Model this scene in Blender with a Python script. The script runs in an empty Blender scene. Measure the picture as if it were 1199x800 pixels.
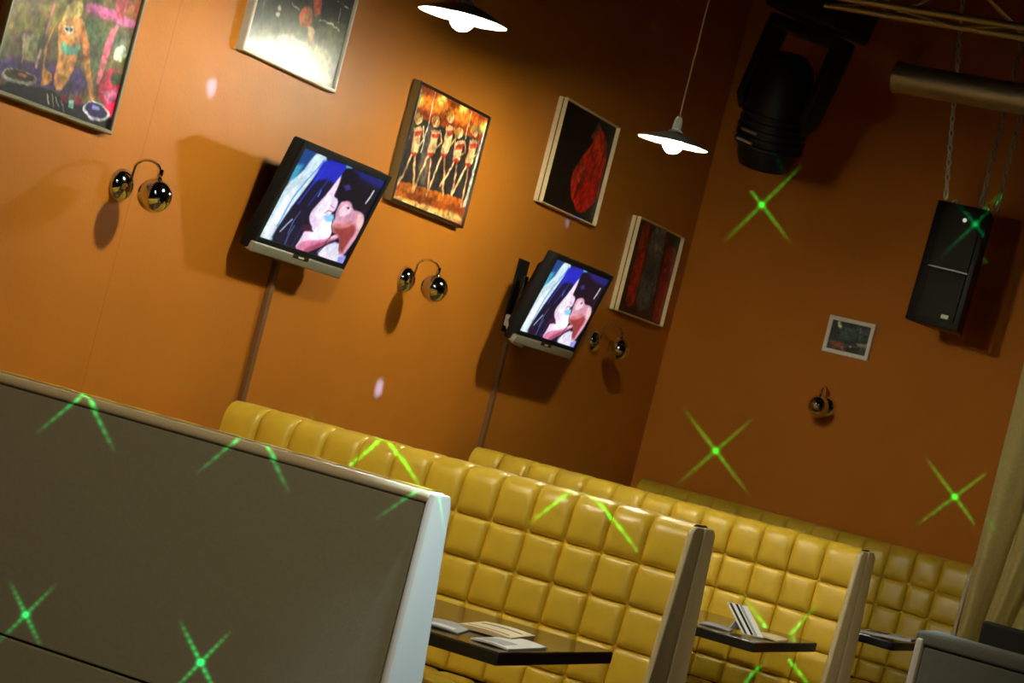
import bpy, bmesh, math, random
import numpy as np
from mathutils import Vector, Matrix
random.seed(7)
S = bpy.context.scene
COL = S.collection
PI = math.pi

# ------------------------------------------------------------------ helpers
def lin(c):
    out = []
    for v in c:
        v = v / 255.0
        out.append(v / 12.92 if v <= 0.04045 else ((v + 0.055) / 1.055) ** 2.4)
    return tuple(out)

def mat(name, col, rough=0.5, metal=0.0, spec=0.5, coat=0.0, noise=0.0, nscale=30.0, bump=0.0, bscale=200.0, emit=None, estr=0.0):
    m = bpy.data.materials.new(name); m.use_nodes = True
    nt = m.node_tree; b = nt.nodes['Principled BSDF']
    b.inputs['Base Color'].default_value = (*col, 1)
    b.inputs['Roughness'].default_value = rough
    b.inputs['Metallic'].default_value = metal
    b.inputs['Specular IOR Level'].default_value = spec
    b.inputs['Coat Weight'].default_value = coat
    b.inputs['Coat Roughness'].default_value = 0.15
    tc = nt.nodes.new('ShaderNodeTexCoord')
    if noise > 0:
        n = nt.nodes.new('ShaderNodeTexNoise'); n.inputs['Scale'].default_value = nscale; n.inputs['Detail'].default_value = 4
        nt.links.new(tc.outputs['Object'], n.inputs['Vector'])
        r = nt.nodes.new('ShaderNodeMapRange')
        r.inputs['From Min'].default_value = 0.3; r.inputs['From Max'].default_value = 0.7
        r.inputs['To Min'].default_value = 1 - noise; r.inputs['To Max'].default_value = 1 + noise
        nt.links.new(n.outputs['Fac'], r.inputs['Value'])
        mx = nt.nodes.new('ShaderNodeVectorMath'); mx.operation = 'SCALE'; mx.inputs[0].default_value = col
        nt.links.new(r.outputs['Result'], mx.inputs['Scale'])
        nt.links.new(mx.outputs['Vector'], b.inputs['Base Color'])
    if bump > 0:
        n2 = nt.nodes.new('ShaderNodeTexNoise'); n2.inputs['Scale'].default_value = bscale; n2.inputs['Detail'].default_value = 3
        nt.links.new(tc.outputs['Object'], n2.inputs['Vector'])
        bp = nt.nodes.new('ShaderNodeBump'); bp.inputs['Strength'].default_value = bump; bp.inputs['Distance'].default_value = 0.003
        nt.links.new(n2.outputs['Fac'], bp.inputs['Height']); nt.links.new(bp.outputs['Normal'], b.inputs['Normal'])
    if emit:
        b.inputs['Emission Color'].default_value = (*emit, 1); b.inputs['Emission Strength'].default_value = estr
    return m

def obj(name, bm, m, parent=None, smooth=False, sharp=None):
    me = bpy.data.meshes.new(name)
    bmesh.ops.recalc_face_normals(bm, faces=bm.faces)
    bm.to_mesh(me); bm.free()
    o = bpy.data.objects.new(name, me); COL.objects.link(o)
    if isinstance(m, (list, tuple)):
        for q in m: me.materials.append(q)
    elif m: me.materials.append(m)
    if smooth:
        me.polygons.foreach_set('use_smooth', [True] * len(me.polygons))
        if sharp: me.set_sharp_from_angle(angle=math.radians(sharp))
    if parent: o.parent = parent
    return o

def tag(o, label=None, cat=None, group=None, kind=None):
    if label: o['label'] = label
    if cat: o['category'] = cat
    if group: o['group'] = group
    if kind: o['kind'] = kind
    return o

def thing(name, loc, label, cat, group=None, rot=(0, 0, 0)):
    o = bpy.data.objects.new(name, None); COL.objects.link(o)
    o.empty_display_size = 0.1; o.location = loc; o.rotation_euler = rot
    return tag(o, label, cat, group)

def copy_thing(root, loc, label, group=None, rot=None):
    r = root.copy(); COL.objects.link(r); r.location = loc
    if rot: r.rotation_euler = rot
    r['label'] = label
    if group: r['group'] = group
    for ch in list(root.children):
        c = ch.copy(); COL.objects.link(c); c.parent = r
        for g in list(ch.children):
            d = g.copy(); COL.objects.link(d); d.parent = c
    return r

def box(bm, x0, x1, y0, y1, z0, z1, bev=0.0, seg=2):
    t = bmesh.new()
    bmesh.ops.create_cube(t, size=1)
    for v in t.verts:
        v.co = Vector((x0 + (v.co.x + .5) * (x1 - x0), y0 + (v.co.y + .5) * (y1 - y0), z0 + (v.co.z + .5) * (z1 - z0)))
    if bev: bmesh.ops.bevel(t, geom=t.edges[:], offset=bev, segments=seg, profile=0.5, affect='EDGES')
    merge(bm, t)

def merge(bm, t, M=None):
    if M is not None: bmesh.ops.transform(t, matrix=M, verts=t.verts)
    mp = {}
    for v in t.verts: mp[v] = bm.verts.new(v.co)
    for f in t.faces:
        try:
            nf = bm.faces.new([mp[v] for v in f.verts]); nf.smooth = f.smooth; nf.material_index = f.material_index
        except ValueError: pass
    t.free()

def tube(bm, pts, r, seg=10, closed=False, caps=True):
    pts = [Vector(p) for p in pts]; n = len(pts)
    rs = r if isinstance(r, (list, tuple)) else [r] * n
    rings = []; up = None
    for i, p in enumerate(pts):
        a = pts[(i - 1) % n] if (closed or i > 0) else p
        b = pts[(i + 1) % n] if (closed or i < n - 1) else p
        d = (b - a).normalized()
        if up is None:
            up = d.orthogonal().normalized()
        else:
            up = (up - d * up.dot(d)).normalized()
        s = d.cross(up)
        rings.append([bm.verts.new(p + (up * math.cos(2 * PI * k / seg) + s * math.sin(2 * PI * k / seg)) * rs[i]) for k in range(seg)])
    for i in range(n if closed else n - 1):
        A, B = rings[i], rings[(i + 1) % n]
        for k in range(seg): bm.faces.new([A[k], A[(k + 1) % seg], B[(k + 1) % seg], B[k]])
    if caps and not closed:
        bm.faces.new(rings[0][::-1]); bm.faces.new(rings[-1])

def lathe(bm, prof, seg=32, M=None):
    """prof: list of (r, z) around local z; r=0 makes a pole."""
    t = bmesh.new(); rings = []
    for r, z in prof:
        if r < 1e-6: rings.append([t.verts.new((0, 0, z))])
        else: rings.append([t.verts.new((r * math.cos(2 * PI * k / seg), r * math.sin(2 * PI * k / seg), z)) for k in range(seg)])
    for A, B in zip(rings, rings[1:]):
        for k in range(seg):
            k2 = (k + 1) % seg
            if len(A) == 1 and len(B) == 1: continue
            if len(A) == 1: t.faces.new([A[0], B[k], B[k2]])
            elif len(B) == 1: t.faces.new([A[k], B[0], A[k2]])
            else: t.faces.new([A[k], B[k], B[k2], A[k2]])
    merge(bm, t, M)

def prism(bm, poly, axis, a, b, bev=0.0):
    """extrude a 2-d polygon along an axis ('x': poly is (y,z); 'y': poly is (x,z); 'z': poly is (x,y))"""
    def P(u, v, w): return {'x': (w, u, v), 'y': (u, w, v), 'z': (u, v, w)}[axis]
    t = bmesh.new()
    A = [t.verts.new(P(u, v, a)) for u, v in poly]; B = [t.verts.new(P(u, v, b)) for u, v in poly]
    t.faces.new(A); t.faces.new(B[::-1]); n = len(poly)
    for i in range(n): t.faces.new([A[i], B[i], B[(i + 1) % n], A[(i + 1) % n]])
    if bev: bmesh.ops.bevel(t, geom=t.edges[:], offset=bev, segments=2, profile=0.5, affect='EDGES')
    merge(bm, t)

def axis_matrix(origin, zdir, xhint=(0, 0, 1)):
    z = Vector(zdir).normalized(); x = Vector(xhint); x = (x - z * x.dot(z))
    x = x.normalized() if x.length > 1e-4 else z.orthogonal().normalized()
    y = z.cross(x)
    M = Matrix((x, y, z)).transposed().to_4x4(); M.translation = Vector(origin)
    return M

# ------------------------------------------------------------------ painted pictures (flat artwork as vertex colours of a fine mesh)
def paint(art, ny=110, grain=.45):
    asp, ops = art; nx = int(ny * asp) + 1
    U, V = np.meshgrid(np.linspace(0, 1, nx), np.linspace(0, 1, ny))
    rng = np.random.RandomState(int(asp * 1000) % 997)
    def soft_noise(k):
        gy, gx = max(2, int(k)), max(2, int(k * asp)); G = rng.rand(gy + 1, gx + 1)
        a = U * (gx - 1e-6); b = V * (gy - 1e-6); i = a.astype(int); j = b.astype(int); a = a - i; b = b - j
        a = a * a * (3 - 2 * a); b = b * b * (3 - 2 * b)
        return (G[j, i] * (1 - a) + G[j, i + 1] * a) * (1 - b) + (G[j + 1, i] * (1 - a) + G[j + 1, i + 1] * a) * b - .5
    wp = grain / .6; X = U * asp + wp * (.030 * soft_noise(10) + .022 * soft_noise(24)); Y = V + wp * (.030 * soft_noise(10) + .022 * soft_noise(24))
    img = np.zeros((ny, nx, 3))
    for op in ops:
        c = np.array(op[1], float)
        if op[0] == 'f': img[:] = c; continue
        w = max(op[2], 0.004); P = [(p[0] * asp, p[1]) for p in op[3]]
        if op[0] == 'p' and len(P) > 4:      # round the corners of the shape
            for _ in range(1): P = [q for i in range(len(P)) for q in ((P[i - 1][0] * .25 + P[i][0] * .75, P[i - 1][1] * .25 + P[i][1] * .75), (P[i][0] * .75 + P[(i + 1) % len(P)][0] * .25, P[i][1] * .75 + P[(i + 1) % len(P)][1] * .25))]
        d = np.full(X.shape, 1e9); inside = np.zeros(X.shape, bool); n = len(P)
        for i in range(n if op[0] == 'p' else n - 1):
            ax, ay = P[i]; bx, by = P[(i + 1) % n]
            ex, ey = bx - ax, by - ay
            t = np.clip(((X - ax) * ex + (Y - ay) * ey) / (ex * ex + ey * ey + 1e-12), 0, 1)
            d = np.minimum(d, np.hypot(X - ax - t * ex, Y - ay - t * ey))
            if op[0] == 'p':
                with np.errstate(divide='ignore', invalid='ignore'):
                    cr = ((ay > Y) != (by > Y)) & (X < (bx - ax) * (Y - ay) / (by - ay + 1e-15) + ax)
                inside ^= cr
        if op[0] == 'p':
            sd = np.where(inside, d, -d); a = np.clip(0.5 + sd / (2 * w), 0, 1)
        else:
            a = np.clip((w / 2 - d) / (0.35 * w + 0.002) + 0.5, 0, 1)
        a = (a * a * (3 - 2 * a))[..., None]
        img = img * (1 - a) + c * a
    if grain: img = np.clip(img * (1 + grain * (soft_noise(8) + soft_noise(20) + .9 * soft_noise(44)))[..., None] + 40 * grain * np.stack([soft_noise(16) for _ in range(3)], -1), 0, 255)
    return img, nx, ny

def art_mesh(name, art, place, m, parent, gain=1.0, ny=110, grain=.45):
    """place(u, v) -> point; u runs to the right, v down."""
    img, nx, ny = paint(art, ny, grain)
    c = img / 255.0
    c = np.where(c <= 0.04045, c / 12.92, ((c + 0.055) / 1.055) ** 2.4) * gain
    verts = [place(i / (nx - 1), j / (ny - 1)) for j in range(ny) for i in range(nx)]
    faces = [(j * nx + i, (j + 1) * nx + i, (j + 1) * nx + i + 1, j * nx + i + 1) for j in range(ny - 1) for i in range(nx - 1)]
    me = bpy.data.meshes.new(name); me.from_pydata(verts, [], faces)
    at = me.color_attributes.new('Col', 'FLOAT_COLOR', 'POINT')
    rgba = np.ones((nx * ny, 4)); rgba[:, :3] = c.reshape(-1, 3)
    at.data.foreach_set('color', rgba.ravel().astype(np.float32))
    me.materials.append(m)
    o = bpy.data.objects.new(name, me); COL.objects.link(o); o.parent = parent
    return o

def print_mat(name, rough, spec, emit=0.0):
    m = bpy.data.materials.new(name); m.use_nodes = True; nt = m.node_tree; b = nt.nodes['Principled BSDF']
    a = nt.nodes.new('ShaderNodeVertexColor'); a.layer_name = 'Col'
    if emit:
        b.inputs['Base Color'].default_value = (.01, .01, .012, 1)
        nt.links.new(a.outputs['Color'], b.inputs['Emission Color']); b.inputs['Emission Strength'].default_value = emit
    else:
        nt.links.new(a.outputs['Color'], b.inputs['Base Color'])
    b.inputs['Roughness'].default_value = rough; b.inputs['Specular IOR Level'].default_value = spec
    return m
# artwork: (aspect, strokes) in picture coordinates
ART_DJ = (1.376, [
  ('f',(112, 98, 66)),
  ('p',(138, 124, 64),0.0690,[(-0.021,0.437),(0.441,0.269),(0.401,0.487),(0.127,0.631),(-0.031,0.686)]),
  ('p',(96, 84, 70),0.0460,[(-0.038,0.664),(0.415,0.533),(0.424,0.708),(0.013,0.831)]),
  ('p',(80, 62, 118),0.0345,[(0.003,0.797),(0.309,0.733),(0.727,0.660),(0.751,0.835),(0.335,0.914),(0.050,0.954)]),
  ('p',(96, 110, 76),0.0345,[(0.581,0.308),(0.817,0.329),(0.824,0.655),(0.734,0.684),(0.648,0.517)]),
  ('p',(160, 92, 60),0.0230,[(0.864,0.115),(1.079,0.037),(1.029,0.202),(0.903,0.233)]),
  ('p',(150, 150, 112),0.0092,[(0.130,0.618),(0.261,0.570),(0.290,0.745),(0.182,0.762)]),
  ('l',(205, 110, 130),0.0230,[(0.309,0.342),(0.304,0.546)]),
  ('l',(232, 172, 182),0.0253,[(0.308,0.670),(0.294,0.757)]),
  ('l',(215, 150, 160),0.0115,[(0.151,0.611),(0.183,0.774)]),
  ('p',(26, 26, 34),0.0115,[(0.050,0.954),(0.373,0.889),(0.670,0.886),(1.040,0.905),(1.018,1.045),(0.078,1.044)]),
  ('p',(203, 104, 166),0.0115,[(0.548,0.256),(0.616,0.218),(1.014,0.207),(1.001,0.272),(0.839,0.295),(0.578,0.299)]),
  ('p',(200, 82, 112),0.0092,[(0.789,0.142),(0.887,0.107),(0.895,0.252),(0.824,0.250)]),
  ('p',(226, 112, 142),0.0069,[(0.796,0.408),(0.839,0.295),(0.866,0.299),(0.839,0.676),(0.823,0.754),(0.791,0.718)]),
  ('p',(112, 122, 104),0.0069,[(1.004,0.411),(0.997,0.461),(0.979,0.503),(0.951,0.529),(0.920,0.533),(0.892,0.514),(0.873,0.478),(0.865,0.430),(0.872,0.380),(0.890,0.339),(0.918,0.313),(0.949,0.309),(0.977,0.326),(0.997,0.363)]),
  ('p',(214, 226, 200),0.0069,[(0.987,0.474),(0.982,0.503),(0.968,0.528),(0.946,0.544),(0.922,0.547),(0.901,0.537),(0.886,0.516),(0.880,0.487),(0.885,0.458),(0.900,0.433),(0.921,0.417),(0.945,0.414),(0.967,0.424),(0.982,0.445)]),
  ('p',(214, 42, 84),0.0092,[(0.857,0.605),(1.021,0.591),(1.031,0.801),(1.032,0.974),(0.908,0.839),(0.832,0.810)]),
  ('p',(62, 84, 62),0.0092,[(1.016,0.633),(1.017,0.652),(1.007,0.671),(0.989,0.686),(0.965,0.693),(0.942,0.692),(0.923,0.682),(0.912,0.666),(0.911,0.647),(0.921,0.628),(0.939,0.614),(0.962,0.606),(0.986,0.607),(1.005,0.617)]),
  ('p',(230, 120, 170),0.0057,[(0.862,0.774),(0.976,0.712),(1.019,0.765),(0.946,0.827)]),
  ('p',(206, 184, 112),0.0092,[(0.427,0.274),(0.540,0.233),(0.554,0.350),(0.485,0.406),(0.400,0.436),(0.409,0.357)]),
  ('p',(216, 152, 92),0.0069,[(0.381,0.424),(0.546,0.349),(0.606,0.377),(0.590,0.511),(0.591,0.640),(0.568,0.840),(0.476,0.872),(0.453,0.749),(0.452,0.648),(0.398,0.538)]),
  ('p',(200, 128, 70),0.0057,[(0.549,0.358),(0.610,0.388),(0.677,0.547),(0.741,0.695),(0.830,0.837),(0.790,0.857),(0.690,0.698),(0.616,0.541),(0.546,0.449)]),
  ('p',(200, 134, 80),0.0057,[(0.389,0.425),(0.355,0.490),(0.348,0.720),(0.385,0.771),(0.446,0.779),(0.446,0.838),(0.380,0.887),(0.359,0.883),(0.376,0.825),(0.344,0.747),(0.336,0.673),(0.348,0.467)]),
  ('p',(104, 172, 160),0.0057,[(0.429,0.538),(0.504,0.566),(0.588,0.520),(0.591,0.591),(0.462,0.631)]),
  ('p',(230, 226, 220),0.0034,[(0.432,0.448),(0.509,0.423),(0.522,0.473),(0.449,0.493)]),
  ('p',(40, 44, 60),0.0034,[(0.472,0.460),(0.472,0.465),(0.470,0.470),(0.465,0.474),(0.460,0.476),(0.454,0.476),(0.449,0.473),(0.446,0.468),(0.446,0.463),(0.448,0.458),(0.453,0.454),(0.458,0.452),(0.464,0.452),(0.469,0.455)]),
  ('p',(40, 44, 60),0.0034,[(0.509,0.447),(0.509,0.452),(0.507,0.457),(0.502,0.461),(0.497,0.463),(0.491,0.463),(0.486,0.460),(0.483,0.456),(0.483,0.450),(0.485,0.445),(0.490,0.441),(0.495,0.439),(0.501,0.439),(0.506,0.442)]),
  ('p',(152, 152, 142),0.0046,[(0.334,0.858),(0.321,0.884),(0.284,0.908),(0.229,0.926),(0.168,0.934),(0.113,0.931),(0.075,0.917),(0.060,0.895),(0.072,0.869),(0.108,0.845),(0.162,0.827),(0.223,0.818),(0.279,0.821),(0.319,0.835)]),
  ('p',(62, 48, 42),0.0046,[(0.309,0.853),(0.298,0.872),(0.266,0.891),(0.221,0.905),(0.170,0.912),(0.124,0.910),(0.092,0.900),(0.080,0.884),(0.090,0.865),(0.120,0.846),(0.166,0.832),(0.216,0.825),(0.263,0.827),(0.296,0.836)]),
  ('p',(196, 126, 104),0.0046,[(0.251,0.850),(0.247,0.857),(0.235,0.864),(0.219,0.869),(0.200,0.871),(0.183,0.871),(0.171,0.867),(0.167,0.862),(0.170,0.855),(0.182,0.848),(0.198,0.843),(0.217,0.841),(0.234,0.841),(0.246,0.845)]),
  ('p',(194, 194, 214),0.0046,[(0.982,0.905),(0.967,0.932),(0.931,0.955),(0.880,0.969),(0.825,0.971),(0.776,0.961),(0.744,0.941),(0.734,0.915),(0.748,0.888),(0.783,0.865),(0.834,0.851),(0.889,0.849),(0.938,0.859),(0.972,0.879)]),
  ('p',(42, 42, 92),0.0046,[(0.958,0.900),(0.946,0.920),(0.916,0.938),(0.874,0.948),(0.829,0.950),(0.789,0.942),(0.762,0.928),(0.753,0.908),(0.765,0.888),(0.794,0.871),(0.835,0.860),(0.881,0.858),(0.922,0.865),(0.949,0.880)]),
  ('p',(120, 130, 220),0.0046,[(0.889,0.893),(0.885,0.900),(0.876,0.906),(0.862,0.909),(0.846,0.910),(0.833,0.908),(0.824,0.903),(0.821,0.896),(0.825,0.889),(0.835,0.884),(0.849,0.880),(0.864,0.879),(0.877,0.882),(0.886,0.887)]),
  ('p',(156, 30, 62),0.0046,[(0.548,0.879),(0.598,0.870),(0.605,0.913),(0.561,0.920)]),
  ('p',(150, 30, 62),0.0046,[(0.655,0.865),(0.711,0.854),(0.720,0.903),(0.670,0.912)]),
  ('p',(150, 200, 190),0.0046,[(0.615,0.890),(0.656,0.884),(0.661,0.934),(0.626,0.938)]),
  ('l',(190, 190, 190),0.0080,[(0.430,0.915),(0.476,0.971)]),
  ('l',(190, 190, 190),0.0080,[(0.471,0.916),(0.517,0.972)]),
  ('l',(190, 190, 190),0.0080,[(0.511,0.916),(0.557,0.972)]),
  ('l',(190, 190, 190),0.0080,[(0.552,0.916),(0.599,0.973)])])
ART_STAGE = (1.434, [
  ('f',(58, 66, 50)),
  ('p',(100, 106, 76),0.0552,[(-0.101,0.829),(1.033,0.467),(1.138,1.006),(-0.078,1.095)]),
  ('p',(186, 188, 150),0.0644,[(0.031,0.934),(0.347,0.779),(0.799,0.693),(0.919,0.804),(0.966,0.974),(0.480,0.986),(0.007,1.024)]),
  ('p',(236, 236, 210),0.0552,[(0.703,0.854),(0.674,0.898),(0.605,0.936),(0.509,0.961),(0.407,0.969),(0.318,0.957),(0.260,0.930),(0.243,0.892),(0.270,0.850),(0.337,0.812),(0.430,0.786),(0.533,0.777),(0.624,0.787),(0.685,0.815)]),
  ('p',(30, 34, 30),0.0184,[(0.529,0.373),(1.081,0.161),(1.076,0.451),(0.702,0.512)]),
  ('p',(200, 92, 60),0.0092,[(0.529,0.373),(0.649,0.327),(0.678,0.488),(0.614,0.523)]),
  ('p',(228, 116, 64),0.0092,[(0.604,0.561),(0.603,0.599),(0.588,0.633),(0.563,0.657),(0.532,0.664),(0.503,0.655),(0.479,0.631),(0.467,0.596),(0.468,0.558),(0.483,0.524),(0.508,0.501),(0.538,0.493),(0.568,0.502),(0.591,0.526)]),
  ('p',(240, 170, 110),0.0092,[(0.566,0.559),(0.567,0.586),(0.564,0.609),(0.555,0.623),(0.545,0.626),(0.533,0.617),(0.523,0.598),(0.517,0.572),(0.515,0.546),(0.519,0.523),(0.527,0.509),(0.538,0.506),(0.549,0.515),(0.559,0.534)]),
  ('p',(222, 190, 150),0.0129,[(0.567,0.647),(0.645,0.608),(0.683,0.734),(0.649,0.746)]),
  ('p',(40, 44, 36),0.0055,[(0.611,0.599),(0.654,0.551),(0.678,0.596),(0.652,0.627)]),
  ('p',(246, 246, 220),0.0074,[(0.267,0.605),(0.268,0.615),(0.267,0.624),(0.262,0.630),(0.255,0.632),(0.247,0.631),(0.241,0.625),(0.236,0.617),(0.234,0.608),(0.236,0.599),(0.241,0.593),(0.248,0.590),(0.255,0.592),(0.262,0.597)]),
  ('p',(246, 246, 220),0.0074,[(0.269,0.656),(0.270,0.664),(0.267,0.671),(0.261,0.677),(0.253,0.680),(0.244,0.680),(0.237,0.676),(0.233,0.669),(0.232,0.661),(0.235,0.654),(0.241,0.648),(0.249,0.645),(0.257,0.645),(0.264,0.649)]),
  ('l',(236, 236, 226),0.0110,[(0.357,0.539),(0.448,0.544)]),
  ('l',(240, 236, 200),0.0129,[(0.675,0.543),(0.826,0.531),(0.918,0.544)]),
  ('l',(220, 226, 220),0.0074,[(0.867,0.386),(0.885,0.499)]),
  ('l',(200, 205, 200),0.0074,[(0.811,0.341),(1.011,0.343)]),
  ('l',(120, 128, 110),0.0110,[(0.088,0.614),(0.093,0.809)]),
  ('l',(96, 110, 96),0.0092,[(-0.036,0.661),(-0.019,0.849)]),
  ('l',(60, 70, 46),0.0110,[(0.067,0.957),(0.099,1.008)]),
  ('l',(60, 70, 46),0.0110,[(0.132,0.960),(0.164,1.011)]),
  ('l',(60, 70, 46),0.0110,[(0.196,0.964),(0.229,1.015)]),
  ('l',(60, 70, 46),0.0110,[(0.262,0.967),(0.294,1.018)]),
  ('l',(60, 70, 46),0.0110,[(0.328,0.970),(0.361,1.022)]),
  ('l',(120, 126, 96),0.0092,[(0.407,0.948),(0.427,0.983)]),
  ('l',(120, 126, 96),0.0092,[(0.496,0.949),(0.517,0.984)]),
  ('l',(120, 126, 96),0.0092,[(0.587,0.950),(0.607,0.986)]),
  ('l',(120, 126, 96),0.0092,[(0.678,0.951),(0.698,0.987)]),
  ('l',(120, 126, 96),0.0092,[(0.770,0.952),(0.791,0.989)]),
  ('l',(120, 126, 96),0.0092,[(0.864,0.953),(0.885,0.990)])])
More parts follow.
